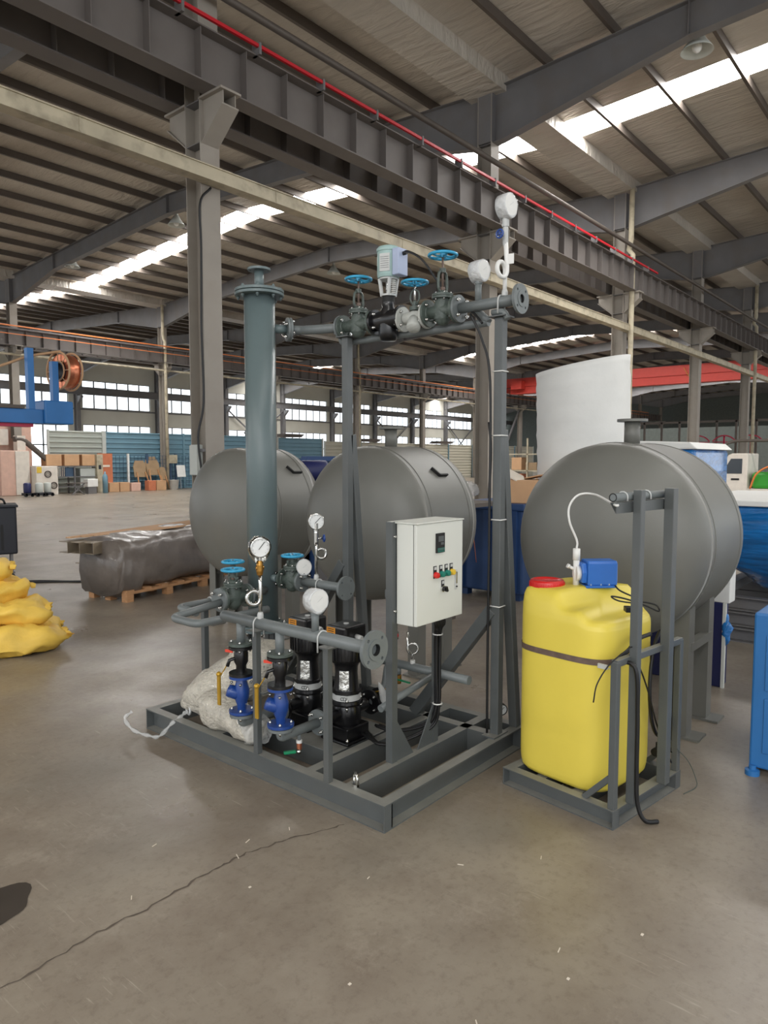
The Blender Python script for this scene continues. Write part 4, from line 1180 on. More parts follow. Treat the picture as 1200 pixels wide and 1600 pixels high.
# cable bundle from the cabinet down to the pumps
cbn = thing('cable_bundle', 'bundle of black cables tied down the post below the white cabinet', 'cable', (2.93, 2.10, .8))
for k in range(7):
    a = k * 2.4; rr = .012 if k else 0; o = Vector((rr * math.cos(a), rr * math.sin(a), 0))
    top = Vector((2.84 + .012 * k, 2.06, .81))
    pts = [top, top + Vector((.01, .0, -.05)), Vector((2.925, 2.10, .70)) + o, Vector((2.93, 2.105, .50)) + o, Vector((2.93, 2.105, .33)) + o * .8]
    if k < 4:
        tgt = Vector((2.74, 2.42, .16)) if k < 2 else Vector((2.72, 2.46, .15))
        pts += [Vector((2.92, 2.13, .22)) + o, Vector((2.82, 2.19, .165)) + o * .6, Vector((2.68, 2.27, .15)) + o, tgt + o]
    else:
        pts += [Vector((2.915, 2.15, .22)) + o, Vector((2.86, 2.32, .155)) + o, Vector((2.84, 2.44, .16)) + o]
    MB().tube(spline(pts, 5), .0075, 7).build('cable', 'rubber', cbn)
for z in (.70, .335): tie_ring([Vector((2.928, 2.104, z)) + Vector((.024 * math.cos(a), .024 * math.sin(a), 0)) for a in (k * PI / 6 for k in range(12))], cbn)


# ================================================================ white film-wrapped rolls on the skid
def blob(name, m, path, rad, seg, amp, freq, parent=None, flat=None, seed=0, zmin=None):
    P = spline(path, 6); n = len(P); R = []
    for i in range(n):
        f = i / (n - 1) * (len(rad) - 1); k = min(int(f), len(rad) - 2); R.append(rad[k] * (1 - (f - k)) + rad[k + 1] * (f - k))
    mb = MB(); mb.tube(P, R, seg)
    vs = []
    for p in mb.v:
        q = p + noise.noise_vector(p * freq + Vector((seed, 0, 0))) * amp + noise.noise_vector(p * freq * 3.1 + Vector((seed, 3, 0))) * amp * .4
        if zmin is not None: q.z = max(q.z, zmin)
        vs.append(q)
    mb.v = vs
    return mb.build(name, m, parent)


t = thing('insulation_roll', 'large white film-wrapped bundle lying deeper inside the skid left end', 'bundle', (2.62, 3.3, .12), 0, 'white wrapped bundles')
blob('bundle', 'bagw', [(2.35, 3.50, .16), (2.40, 3.46, .20), (2.5, 3.36, .26), (2.62, 3.22, .36), (2.70, 3.14, .45), (2.74, 3.10, .50)], [.03, .10, .14, .16, .14, .05], 28, .028, 9, t, seed=2, zmin=.125)
MB().tube([Vector((2.345, 3.46, .15)) + Vector((.01 * math.cos(a), .032 * math.cos(a), .03 * math.sin(a))) for a in (k * PI / 8 for k in range(16))], .008, 6, closed=True).build('twisted_end', 'wrap', t)
t = thing('insulation_roll', 'smaller white film-wrapped bundle lying at the foot of the left header post', 'bundle', (2.37, 2.95, .12), 0, 'white wrapped bundles')
blob('bundle', 'bagw', [(2.36, 3.30, .18), (2.36, 3.24, .20), (2.34, 3.08, .21), (2.335, 2.95, .20), (2.34, 2.84, .19), (2.34, 2.80, .19)], [.04, .10, .095, .09, .075, .03], 26, .022, 11, t, seed=5, zmin=.125)
fm = blob('film_end', 'film', [(2.335, 2.86, .19), (2.33, 2.81, .185), (2.325, 2.77, .18)], [.075, .085, .05], 18, .02, 18, t, seed=8, zmin=.125)
# film strip trailing off the left corner
st = MB(); q = [(2.33, 3.46, .14), (2.29, 3.45, .125), (2.225, 3.45, .10), (2.19, 3.52, .02), (2.17, 3.60, .008), (2.13, 3.70, .03), (2.11, 3.75, .09), (2.15, 3.74, .125)]
tag(MB().tube(spline(q, 6), [.004 + .010 * abs(math.sin(k * .7)) for k in range(len(spline(q, 6)))], 6).build('film_strip', 'film'), 'clear plastic film strip trailing off the skid left corner onto the floor', 'film')


# ================================================================ storage tanks
def tank(loc, label, L=.52):
    t = thing('storage_tank', label, 'tank', loc, 0, 'grey horizontal vessels behind the skid')
    r = .583; z = 1.112
    hd_ = [(r * math.sin(a), -.5 * r * math.cos(a)) for a in (k * PI / 2 / 14 for k in range(15))]
    MB().slathe([(r, 0), (r, L)], (0, 0, z), (1, 0, 0), 72).build('shell', 'tank', t, local=True)
    MB().slathe([(q, h) for q, h in hd_] + [(r, 0)], (-.045, 0, z), (1, 0, 0), 72).slathe([(r, -.045), (r, 0)], (0, 0, z), (1, 0, 0), 72).build('dished_head', 'tank', t, local=True)
    MB().slathe([(r, 0)] + [(q, -h) for q, h in hd_[::-1]], (L + .045, 0, z), (1, 0, 0), 72).slathe([(r, L), (r, L + .045)], (0, 0, z), (1, 0, 0), 72).build('dished_head', 'tank', t, local=True)
    for x in (-.0, L):
        MB().torus((x, 0, z), (1, 0, 0), r + .0005, .0045, 72, 6).build('weld_seam', 'tank', t, local=True)
    MB().tube([(L / 2, 0, z + r - .02), (L / 2, 0, z + r + .14)], .048, 24).build('top_nozzle', 'tank', t, local=True)
    return t, z, r, L


def tank_finish(t, z, r, L, lug=True):
    W = wmat(t)
    holes_plate('nozzle_flange', 'tank', W @ Vector((L / 2, 0, z + r + .135)), (0, 0, 1), .092, .04, .074, 4, .009, .016, t)
    if lug:
        th = math.radians(52); p0 = Vector((.24, -(r + .008) * math.sin(th), z + (r + .008) * math.cos(th))); p1 = Vector((.20, -(r + .008) * math.sin(th - .12), z + (r + .008) * math.cos(th - .12)))
        MB().bar(p0, p0 + Vector((.10, 0, 0)), .012, .03, (0, -math.sin(th), math.cos(th))).bar(p0, p1, .012, .03, (0, -math.sin(th), math.cos(th))).build('lifting_lug', 'gasket', t, local=True)
    for x in (.04, L - .10):
        for y in (-.46, .46):
            MB().chan((x, y, 0.012), (x, y, z - .34), .10, .09, .008, (0, 1 if y < 0 else -1, 0)).build('leg', 'tank', t, local=True)
            MB().box(x - .075, x + .075, y - .075, y + .12 if y < 0 else y + .075, 0, .012).build('foot_plate', 'tank', t, local=True)
    for y in (-.44, .44):
        MB().bar((.04, y, .52), (L - .10, y, .52), .05, .05).build('leg_brace', 'tank', t, local=True)


tk1, z_, r_2, L_ = tank((4.10, 5.18, 0), 'grey horizontal storage tank at the left, half behind the tall column', .36)
tank_finish(tk1, z_, r_2, L_)
tk2, z_, r_2, L_ = tank((4.06, 3.55, 0), 'grey horizontal storage tank in the middle, behind the white control cabinet', .48)
tank_finish(tk2, z_, r_2, L_)
tk3, z_, r_2, L_ = tank((4.15, 1.685, 0), 'nearest grey horizontal storage tank at the right, behind the yellow tank')
tank_finish(tk3, z_, r_2, L_, False)

# ================================================================ dosing unit
DA = math.radians(-8)
U = Vector((math.cos(DA), math.sin(DA), 0)); Vv = Vector((-math.sin(DA), math.cos(DA), 0)); ND = Vector((2.888, 1.142, 0))
def D(u, v, z=0): return ND + U * u + Vv * v + Vector((0, 0, z))
ds = thing('dosing_skid', 'small dark grey steel channel skid with posts holding the yellow tank', 'skid', D(0, 0), DA)
SU, SV, SH = .62, .60, .085
b = .05
def dbeam(p0, p1, out):
    MB().chan(p0, p1, SH, b, .006, out).build('beam', 'skid', ds)
dbeam(D(b, 0, SH / 2), D(b, SV, SH / 2), -U)
dbeam(D(b, b, SH / 2), D(SU - b, b, SH / 2), -Vv)
dbeam(D(b, SV - b, SH / 2), D(SU - b, SV - b, SH / 2), Vv)
dbeam(D(SU - b, 0, SH / 2), D(SU - b, SV, SH / 2), U)
for uu in (0, SU - b):
    for vv in (0, SV - .006): MB().ext([(.001, 0), (b, 0), (b, .006), (.001, .006)], D(uu, vv, .0061), D(uu, vv, SH - .0061), U, Vv).build('corner_plate', 'skid', ds)
for v in (.2, .4): dbeam(D(b, v, SH / 2 - .012), D(SU - b, v, SH / 2 - .012), Vv)
def dpost(u, v, z1, w=.04, name='post'):
    P = [(-w / 2, -w / 2), (w / 2, -w / 2), (w / 2, w / 2), (-w / 2, w / 2)]
    MB().ext(P, D(u, v, SH), D(u, v, z1), U, Vv).build(name, 'skid', ds, bevel=.003)
dpost(.022, .018, .735, .032)
dpost(.60, .018, .735, .032)
MB().bar(D(.01, .018, .728), D(.61, .018, .728), .03, .03).build('top_rail', 'skid', ds, bevel=.003)
MB().bar(D(.022, .03, .22), D(.03, .16, SH), .025, .025).build('brace', 'skid', ds)
MB().bar(D(.60, .03, .22), D(.60, .16, SH), .025, .025).build('brace', 'skid', ds)
def angle_post(u, v, z1, w):
    MB().ext([(0, 0), (w, 0), (w, .005), (.005, .005), (.005, w), (0, w)], D(u, v, SH), D(u, v, z1), -U, Vv * -1).build('tall_post', 'skid', ds)
    MB().ext([(0, 0), (w, 0), (w, .004), (0, .004)], D(u, v, z1), D(u, v, z1) + Vector((0, 0, .003)), -U, -Vv).build('cap', 'skid', ds)
for u, w in ((.136, .038), (.424, .045)):
    MB().ext([(-w / 2, -w / 2), (w / 2, -w / 2), (w / 2, w / 2), (-w / 2, w / 2)], D(u, -.008, SH if u > .3 else SH), D(u, -.008, 1.467), U, Vv).build('tall_post', 'skid', ds, bevel=.003)
MB().ext([(0, 0), (.03, 0), (.03, .004), (.004, .004), (.004, -.042), (0, -.042)], D(.0, .020, 1.412), D(.44, .020, 1.412), Vv, Vector((0, 0, 1))).build('cross_bracket', 'skid', ds)
dp_ = thing('injection_pipe', 'short open-ended grey pipe clamped across the top of the dosing posts', 'pipe', D(.0, .045, 1.44), DA)
MB().tube([D(.0, .038, 1.437), D(.44, .038, 1.437)], .0185, 20).build('pipe_piece', 'pipe', dp_)
MB().lathe([(.0145, -.0005), (.0145, .05), (0, .05)], D(.0, .038, 1.437), U, 18).lathe([(.0145, -.001), (.0187, -.001)], D(.0, .038, 1.437), U, 18).build('bore', 'gasket', dp_)
for u in (.08, .28): ubolt(D(u, .038, 1.437), U, .022, dp_, r=.0035, down=-.005)

# yellow tank: rounded square, domed shoulders with two raised platforms
TC = (.318, .352); HW = .256; TZ0, TZ1 = .075, .905
yt = thing('chemical_tank', 'yellow plastic dosing tank with red screw cap on the small skid', 'tank', D(TC[0], TC[1], TZ0), DA)
mb = MB(); seg = 96; vs = []; fs = []
def sup(a, n):
    c, s = math.cos(a), math.sin(a)
    return (abs(c) ** n + abs(s) ** n) ** (-1 / n)
prof = [(0, .0), (.82, .0), (.93, .006), (.97, .02), (.99, .045), (1.0, .08), (1.0, .60), (1.0, .74), (.995, .775), (.975, .803), (.94, .820), (.88, .829), (.6, .835), (.3, .838), (0, .838)]
# extra rings for a smooth skin
PR = []
for (ra, za), (rb_, zb) in zip(prof[:-1], prof[1:]):
    k = 4
    for i in range(k): PR.append((ra + (rb_ - ra) * i / k, za + (zb - za) * i / k))
PR.append(prof[-1])
def smooth(e0, e1, x):
    t_ = min(1, max(0, (x - e0) / (e1 - e0))); return t_ * t_ * (3 - 2 * t_)
for r_, h in PR:
    for k in range(seg):
        a = 2 * PI * k / seg; q = HW * sup(a, 4.2) * r_
        u, v = q * math.cos(a), q * math.sin(a); z = h
        if h > .70 :
            w_ = smooth(.70, .835, h)
            # raised pump platform at the middle/right, step down at the near-right edge
            pl_ = smooth(-.13, -.03, u * .35 + v) * smooth(.27, .20, abs(u)) 
            z += w_ * (.075 * pl_)
            z -= w_ * .035 * smooth(-.10, -.16, v)
        vs.append(D(TC[0] + u, TC[1] + v, TZ0 + z))
n = len(PR)
for i in range(n - 1):
    for k in range(seg): fs.append((i * seg + k, i * seg + (k + 1) % seg, (i + 1) * seg + (k + 1) % seg, (i + 1) * seg + k))
mb.add(vs, fs, True); mb.build('shell', 'yellow', yt)
cu, cv_ = .20, .50
MB().slathe([(.078, .0), (.078, .045), (.07, .05)], D(cu, cv_, .925), (0, 0, 1), 36).build('filler_neck', 'yellow', yt)
cp = MB().slathe([(.080, 0), (.084, .003), (.084, .038), (.078, .047), (.066, .049), (.064, .044), (0, .044)], D(cu, cv_, .962), (0, 0, 1), 44)
for k in range(44):
    a = 2 * PI * k / 44; cp.obox(D(cu, cv_, .983) + U * (.084 * math.cos(a)) + Vv * (.084 * math.sin(a)), (.004, .006, .03), rz=a + DA)
cp.build('screw_cap', 'red', yt)
# strap round the waist
sv = []; sf = []
for k in range(seg):
    a = 2 * PI * k / seg
    tilt = .0
    for dz, dr_ in ((-.014, .003), (.014, .003)):
        q = HW * sup(a, 4.2) + dr_
        sv.append(D(TC[0] + q * math.cos(a), TC[1] + q * math.sin(a), .69 + dz))
for k in range(seg):
    j = (k + 1) % seg; sf.append((2 * k, 2 * j, 2 * j + 1, 2 * k + 1))
stp = thing('steel_strap', 'brown banding strap around the waist of the yellow tank', 'strap', D(TC[0], TC[1], .69), DA)
so = MB().add(sv, sf, True).build('band', 'strap', stp)
MB().obox(D(.055, .10, .69), (.010, .045, .02), rz=DA).tube([D(.05, .07, .69), D(.03, .03, .69)], .002, 5).build('buckle', 'silverl', stp)

# blue metering pump on the tank
PZ = .992
mp_ = thing('metering_pump', 'blue electronic metering pump with white head on top of the yellow tank', 'pump', D(.36, .36, PZ), DA)
def PB(u, v, z): return D(.36 + u, .36 + v, PZ + z)
A2 = DA - math.radians(38)     # pump axis heading, head towards the left
pu = Vector((math.cos(A2), math.sin(A2), 0)); pv = Vector((-pu.y, pu.x, 0)); pc = D(.345, .335, PZ - .012)
def Q(a, b_, z): return pc + pu * a + pv * b_ + Vector((0, 0, z))
body = MB().ext([(-.055, 0), (.055, 0), (.055, .105), (.045, .118), (-.045, .118), (-.055, .105)], Q(-.045, 0, .012), Q(.10, 0, .012), pv, Vector((0, 0, 1)))
body.ext([(-.045, .01), (.045, .01), (.05, .06), (.035, .105), (-.035, .105), (-.05, .06)], Q(-.07, 0, .012), Q(-.045, 0, .012), pv, Vector((0, 0, 1)))
body.build('housing', 'bluem', mp_, bevel=.005)
MB().obox(Q(.02, 0, .006), (.15, .12, .012), rz=A2).build('foot', 'bluem', mp_, bevel=.002)
MB().obox(Q(.1015, 0, .07), (.003, .09, .085), rz=A2).build('display_face', 'lilac', mp_)
MB().obox(Q(.1035, .0, .085), (.002, .07, .035), rz=A2).build('screen', 'glassd', mp_)
MB().cyl(Q(-.07, 0, .065), Q(-.092, 0, .065), .038, seg=24).build('pump_head', 'whitep', mp_)
MB().tube([Q(-.085, 0, .0), Q(-.085, 0, .15)], .015, 14).tube([Q(-.085, 0, .13), Q(-.085, 0, .185)], .018, 10).build('valve_column', 'whitep', mp_)
MB().tube([Q(-.085, 0, .08), Q(-.125, .0, .10)], .008, 10).cyl(Q(-.118, 0, .097), Q(-.13, 0, .103), .011, seg=10).build('vent_knob', 'whitep', mp_)
for s in (-.03, .02, .06): MB().cyl(Q(s, -.05, .012), Q(s, -.05, .02), .006, seg=6).build('screw', 'silverl', mp_)
# white discharge hose
tp = Q(-.085, 0, .185)
hs = [tp, tp + Vector((0, 0, .04)), tp + Vector((-.03, .025, .13)), tp + Vector((-.025, .03, .205)), tp + Vector((.01, -.0, .26)), tp + Vector((.06, -.06, .262)), D(.0, .03, 1.407), D(.03, .03, 1.405)]
tag(MB().tube(spline(hs, 8), .0055, 8).build('white_hose', 'whitep'), 'thin white plastic hose rising from the blue metering pump to the pipe', 'hose')
# power lead with plug
pl = thing('power_lead', 'coiled black power lead with plug lying on the yellow tank shoulder', 'cable', D(.3, .12, .93), DA)
MB().tube(spline([Q(.09, -.03, .02), D(.36, .20, .975), D(.38, .12, .945), D(.34, .08, .935), D(.22, .12, .955), D(.20, .15, .975), D(.24, .10, .965), D(.33, .055, .93), D(.39, .02, .90), D(.40, .04, .925), D(.34, .08, .94), D(.25, .06, .93)], 7), .004, 6).build('cable', 'rubber', pl)
MB().obox(D(.205, .07, .928), (.05, .028, .022), rz=.6).tube([D(.23, .07, .93), D(.26, .065, .93)], [.010, .005], 8).build('plug', 'rubber', pl, bevel=.003)
# loose black hoses
hz = thing('black_hose', 'long black hose looped over the dosing frame and trailing onto the floor', 'hose', D(.17, .0, .7), DA)
MB().tube(spline([D(.34, .03, .80), D(.25, .04, .79), D(.17, .045, .75), D(.10, .05, .72), D(.10, -.03, .70), D(.11, -.04, .5), D(.115, -.04, .25), D(.12, -.045, .10), D(.14, -.07, .025), D(.20, -.10, .01)], 8), .0095, 8).build('hose_piece', 'rubber', hz)
hz2 = thing('coiled_hose', 'coil of black hose hanging from the rail behind the right dosing post', 'hose', D(.5, .0, .7), DA)
cpts = []
for k in range(21):
    a = PI / 2 - k / 20 * 2 * PI
    cpts.append(D(.50 + .115 * math.cos(a), .035 + .02 * k / 20, .53 + .255 * math.sin(a)))
cpts += [D(.57, .06, .74), D(.635, .06, .62), D(.64, .06, .45), D(.63, .05, .30), D(.59, .03, .17)]
MB().tube(spline(cpts, 4), .0085, 8).build('hose_piece', 'rubber', hz2)
cpts = [D(.17, .03, .74), D(.25, .03, .66), D(.34, .03, .52), D(.42, .03, .36), D(.47, .0, .22), D(.50, -.01, .16)]
MB().tube(spline(cpts, 5), .004, 6).build('thin_lead', 'rubber', hz2)
hw = thing('thin_cable', 'thin black cable end curving out over the front of the yellow tank', 'cable', D(.1, 0, .7), DA)
MB().tube(spline([D(.19, .02, .75), D(.12, -.0, .785), D(.04, -.01, .78), D(-.03, .02, .73), D(-.07, .05, .65), D(-.08, .06, .57)], 8), .003, 6).build('cable', 'rubber', hw)
MB().tube(spline([D(.58, .0, .20), D(.66, -.02, .12), D(.70, -.04, .03), D(.66, -.06, .006), D(.55, -.05, .004)], 6), .002, 5).build('wire', 'cast', hw)
ov = thing('outlet_valve', 'dark outlet valve at the foot of the yellow tank right side', 'valve', D(.63, .2, .12), DA)
MB().tube([D(.55, .10, .16), D(.60, .10, .16)], .02, 12).tube([D(.585, .10, .13), D(.585, .10, .20)], .012, 10).build('body', 'gasket', ov)


# ================================================================ BACKGROUND THINGS
# overhead crane bridge
cr = thing('overhead_crane', 'red overhead crane bridge spanning the hall in the distance', 'crane', (55, 20, 7.15))
MB().box(54.6, 55.4, 9.9, 31.6, 7.15, 8.45).box(54.5, 55.5, 9.4, 32.2, 7.75, 8.47).build('bridge_girder', 'crane', cr)
for y in (9.05, 32.55):
    e = MB().box(53.4, 56.6, y - .15, y + .15, 7.40, 7.76).build('end_carriage', 'crane', cr)
    for x in (53.8, 56.2): MB().cyl((x, y - .1, 7.45), (x, y + .1, 7.45), .15, seg=16).build('wheel', 'frame', e)
MB().box(54.56, 54.6, 9.9, 31.6, 7.15, 7.5).build('lower_band', 'crane', cr)
for k in range(2): MB().bar((54.48, 16.6 + k * .5, 8.25), (54.5, 16.2 + k * .5, 7.55), .14, .02).build('stripe', 'gold', cr)
MB().box(53.9, 54.55, 30.2, 31.2, 7.5, 8.2).build('hoist', 'crane', cr)

# high-bay lamps
lm = None
for x, y, z, lab in ((14.2, 4.4, 9.1, 'pale bell-shaped bay lamp nearest the camera, under the near bay rafter'), (14.3, 21.2, 9.45, 'bell-shaped bay lamp just left of the first steel column'),
                     (14.0, 27.9, 9.15, 'bell-shaped bay lamp at the far left under the rafter'), (22.2, 21.5, 9.45, 'bell-shaped bay lamp above the tall vessel and the upper valves')):
    if lm is None:
        lm = thing('bay_lamp', lab, 'lamp', (x, y, z), 0, 'bell-shaped bay lamps'); o = lm
        MB().slathe([(.06, .34), (.10, .30), (.16, .18), (.25, .06), (.29, 0), (.285, 0), (.24, .055), (.15, .17), (.09, .29)], seg=28).build('shade', 'lgrey', lm, local=True)
        MB().tube([(0, 0, .3), (0, 0, .55)], .06, 12).tube([(0, 0, .55), (0, 0, .8)], .012, 6).build('stem', 'lgrey', lm, local=True)
        MB().sphere((0, 0, .08), .09, 12, (1, 1, 1.2)).build('bulb', 'whitep', lm, local=True)
    else:
        o = copy_tree(lm); o['label'] = lab; o.location = (x, y, z)

# cabinet and cables on the first column
eb = thing('junction_box', 'grey electrical box on a bracket beside the first steel column', 'box', (6.0, 8.75, 1.37))
MB().box(6.02, 6.09, 8.50, 8.70, 1.36, 1.80).build('body', 'lgrey', eb, bevel=.008)
MB().box(5.995, 6.02, 8.51, 8.69, 1.37, 1.79).build('door', 'lgrey', eb, bevel=.003)
MB().box(6.04, 6.12, 8.44, 8.50, 1.70, 1.74).box(6.04, 6.12, 8.44, 8.50, 1.42, 1.46).build('bracket', 'frame', eb)
tag(MB().tube(spline([(6.22, 8.38, 5.35), (6.05, 8.40, 5.1), (6.07, 8.42, 4.5), (6.05, 8.42, 3.4), (6.06, 8.42, 2.4), (5.98, 8.45, 1.9), (6.02, 8.42, 1.3), (6.05, 8.4, .6), (6.06, 8.4, .02)], 8), .016, 7).build('hanging_cable', 'rubber'), 'black cable running down the first steel column', 'cable')
tag(MB().tube(spline([(13.55, 8.38, 2.4), (13.5, 8.3, 2.0), (13.35, 8.2, 1.75), (13.5, 8.3, 1.4), (13.6, 8.38, .9), (13.6, 8.4, .02)], 8), .03, 7).build('hanging_cable', 'rubber'), 'black cable looped beside the second steel column', 'cable')

# left boom with wire spool
bx = thing('welding_boom', 'blue horizontal machine boom entering from the left edge', 'machine', (5.2, 11.0, 2.13))
MB().box(0.6, 4.88, 10.75, 11.05, 2.12, 2.33).build('beam', 'blueb', bx, bevel=.01)
MB().box(4.88, 5.32, 10.70, 11.10, 2.12, 2.47).build('end_box', 'blueb', bx, bevel=.02)
MB().box(0.6, 4.75, 10.8, 11.0, 2.07, 2.12).build('rail', 'magenta', bx)
MB().box(0.6, 4.6, 10.72, 10.76, 2.33, 2.38).build('cable_tray', 'frame_d', bx)
MB().box(0.3, 1.0, 10.5, 11.3, 0, 3.2).build('mast', 'blueb', bx, bevel=.02)
for x, z1 in ((4.72, 3.22), (5.08, 3.06)): MB().box(x - .045, x + .045, 10.75, 10.85, 2.33, z1).build('post', 'blueb', bx)
spo = thing('wire_spool', 'spool of copper welding wire on the blue boom post', 'spool', (5.0, 10.95, 3.05))
ax_ = Vector((math.cos(A(8)), math.sin(A(8)), 0)); c = Vector((5.24, 10.9, 2.94))
MB().lathe([(.12, -.05), (.155, -.05), (.155, .17), (.12, .17)], c, ax_, 28).build('hub', 'machblk', spo)
MB().lathe([(.13, -.02), (.255, -.02), (.262, .06), (.255, .16), (.13, .16)], c, ax_, 40).build('wire_winding', 'copper', spo)
for h in (-.05, .17):
    f = MB().torus(c + ax_ * h, ax_, .285, .016, 44, 8).torus(c + ax_ * h, ax_, .15, .012, 30, 6)
    for k in range(8):
        a = k * PI / 4; d_, u_, v_ = frame_of(ax_); f.tube([c + ax_ * h + (u_ * math.cos(a) + v_ * math.sin(a)) * .15, c + ax_ * h + (u_ * math.cos(a) + v_ * math.sin(a)) * .285], .008, 5)
    f.build('rim', 'card', spo)
tag(MB().tube(spline([c + Vector((0, 0, .30)), c + Vector((-.4, 0, .2)), (4.72, 10.9, 3.1), (4.1, 10.9, 2.85), (3.4, 10.9, 2.8)], 8), .02, 7).build('wire_conduit', 'card'), 'pale wire conduit curving left from the copper spool', 'conduit')

# black welding machine at the left edge
wm = thing('welding_machine', 'black welding power source on a wheeled stand at the left edge', 'machine', (3.75, 9.95, 0), A(-20))
MB().box(-.42, .32, -.28, .28, .36, .98).build('housing', 'machblk', wm, bevel=.02, local=True)
MB().box(-.44, .34, -.30, .30, .97, 1.0).build('lid', 'machblk', wm, bevel=.008, local=True)
MB().tube(elbowed([(-.3, 0, 1.0), (-.28, 0, 1.07), (.18, 0, 1.07), (.2, 0, 1.0)], .04), .014, 8).build('handle', 'rubber', wm, local=True)
MB().box(.0, .09, -.285, -.281, .85, .92).build('label_plate', 'silverl', wm, local=True)
for k in range(9): MB().box(-.35 + .06 * k, -.32 + .06 * k, -.284, -.28, .42, .75).build('vent_slot', 'gasket', wm, local=True)
for x in (-.35, .25):
    for y in (-.24, .24): MB().box(x - .015, x + .015, y - .015, y + .015, .06, .36).build('leg', 'frame', wm, local=True)
MB().box(-.38, .28, -.255, -.235, .10, .13).box(-.38, .28, .235, .255, .10, .13).build('stand_rail', 'frame', wm, local=True)
for x in (-.33, .23):
    for y in (-.26, .26): MB().cyl((x, y - .015, .055), (x, y + .015, .055), .055, seg=16).build('wheel', 'rubber', wm, local=True)
for k, dy in enumerate((0, .07)):
    tag(MB().tube(spline([(3.4, 9.6 + dy, .012), (4.05, 9.25 + dy * 2, .012), (4.5, 8.85 - dy, .012), (4.95, 8.5 + dy, .012), (5.6, 8.2, .012)], 8), .012, 6).build('floor_cable', 'rubber'),
        ('black cable lying across the floor towards the wrapped steel, nearer one', 'second black cable lying across the floor, further one')[k], 'cable', 'floor cables')

# yellow woven bags
def bag(loc, size, rz, seed, label, tilt=0.0):
    t = thing('yellow_bag', label, 'bag', loc, rz, 'yellow woven bags')
    mb = MB(); n = 22; vs = []; fs = []
    sx, sy, sz = size
    for i in range(n + 1):
        th_ = PI * i / n
        for k in range(32):
            a = 2 * PI * k / 32
            c_, s_2 = math.cos(a), math.sin(a)
            e = (abs(c_) ** 3.2 + abs(s_2) ** 3.2) ** (-1 / 3.2)
            rr_ = math.sin(th_) ** .55
            p = Vector((sx / 2 * e * c_ * rr_, sy / 2 * e * s_2 * rr_, sz / 2 * math.cos(th_) * (1 - .45 * max(0, rr_ * max(abs(c_), abs(s_2)) * e - .75) / .4)))
            p += noise.noise_vector(p * 5 + Vector((seed, 0, 0))) * .055 + noise.noise_vector(p * 14 + Vector((seed, 9, 0))) * .032
            p.z += tilt * p.x
            p.z = max(p.z, -sz / 2 + .005)
            vs.append(p)
    for i in range(n):
        for k in range(32): fs.append((i * 32 + k, (i + 1) * 32 + k, (i + 1) * 32 + (k + 1) % 32, i * 32 + (k + 1) % 32))
    mb.add(vs, fs, True); mb.build('sack', 'bag', t, local=True)
    w = MB(); e = []
    for k in range(13):
        y = (k / 12 - .5) * sy * .8; e.append((sx / 2 + .012 + .012 * math.sin(k * 2.3 + seed), y * .8, tilt * sx / 2 + .02 * math.sin(k * 1.7 + seed)))
    q = [(sx / 2 - .03, p[1] * .95, p[2]) for p in e]
    w.add(e + q + [(p[0], p[1], p[2] + .006) for p in e] + [(p[0], p[1], p[2] + .012) for p in q],
          [(k, k + 1, 14 + k, 13 + k) for k in range(12)] + [(26 + k, 39 + k, 40 + k, 27 + k) for k in range(12)] + [(k, 26 + k, 27 + k, k + 1) for k in range(12)])
    w.build('sewn_end', 'bag', t, local=True)
    return t
bag((2.48, 6.05, .11), (.75, .50, .23), A(-15), 1, 'lowest front yellow woven bag on the floor')
bag((2.56, 6.40, .12), (.78, .48, .25), A(-35), 2, 'yellow woven bag at the right end of the heap on the floor')
bag((2.1, 6.6, .12), (.8, .5, .25), A(20), 3, 'yellow woven bag on the floor at the back left of the heap')
bag((2.44, 6.24, .31), (.70, .48, .20), A(-28), 4, 'yellow woven bag lying across the middle of the heap', .05)
bag((2.40, 6.45, .46), (.66, .5, .18), A(5), 5, 'yellow woven bag second from the top of the heap', .08)
bag((2.28, 6.55, .63), (.70, .45, .22), A(-20), 6, 'topmost upright-edged yellow woven bag of the heap', .1)
tag(blob('torn_sheet', 'paper', [(2.66, 6.55, .02), (2.85, 6.62, .03), (3.02, 6.60, .03)], [.02, .05, .02], 10, .02, 9, None, seed=3, zmin=.004), 'pale scrap of sheeting on the floor right of the yellow bags', 'scrap')

# wrapped bundle of steel on a pallet
PA = A(10)
pu2 = Vector((math.cos(PA), math.sin(PA), 0)); pv2 = Vector((-pu2.y, pu2.x, 0)); P0 = Vector((4.12, 7.2, 0))
def E_(a, b_, z): return P0 + pu2 * a + pv2 * b_ + Vector((0, 0, z))
PLn = 1.85
pt = thing('pallet', 'light wooden pallet under the grey wrapped steel', 'pallet', E_(0, 0, 0), PA)
for v_ in (.0, .28, .56):
    MB().ext([(0, 0), (.09, 0), (.09, .028), (0, .028)], E_(0, v_, .085), E_(PLn, v_, .085), pv2, Vector((0, 0, 1))).build('stringer', 'wood', pt)
    for a_ in (.0, .58, 1.16, PLn - .09):
        MB().ext([(0, 0), (.09, 0), (.09, .085), (0, .085)], E_(a_, v_, 0), E_(a_ + .09, v_, 0), pv2, Vector((0, 0, 1))).build('block', 'wood', pt)
for k in range(8):
    MB().ext([(0, 0), (.65, 0), (.65, .02), (0, .02)], E_(.25 * k, .0, .113), E_(.25 * k + .1, .0, .113), pv2, Vector((0, 0, 1))).build('plank', 'wood', pt)
sb = thing('steel_bundle', 'stacked raw steel sections projecting left from the grey film wrap', 'steel', E_(0, .3, .14), PA)
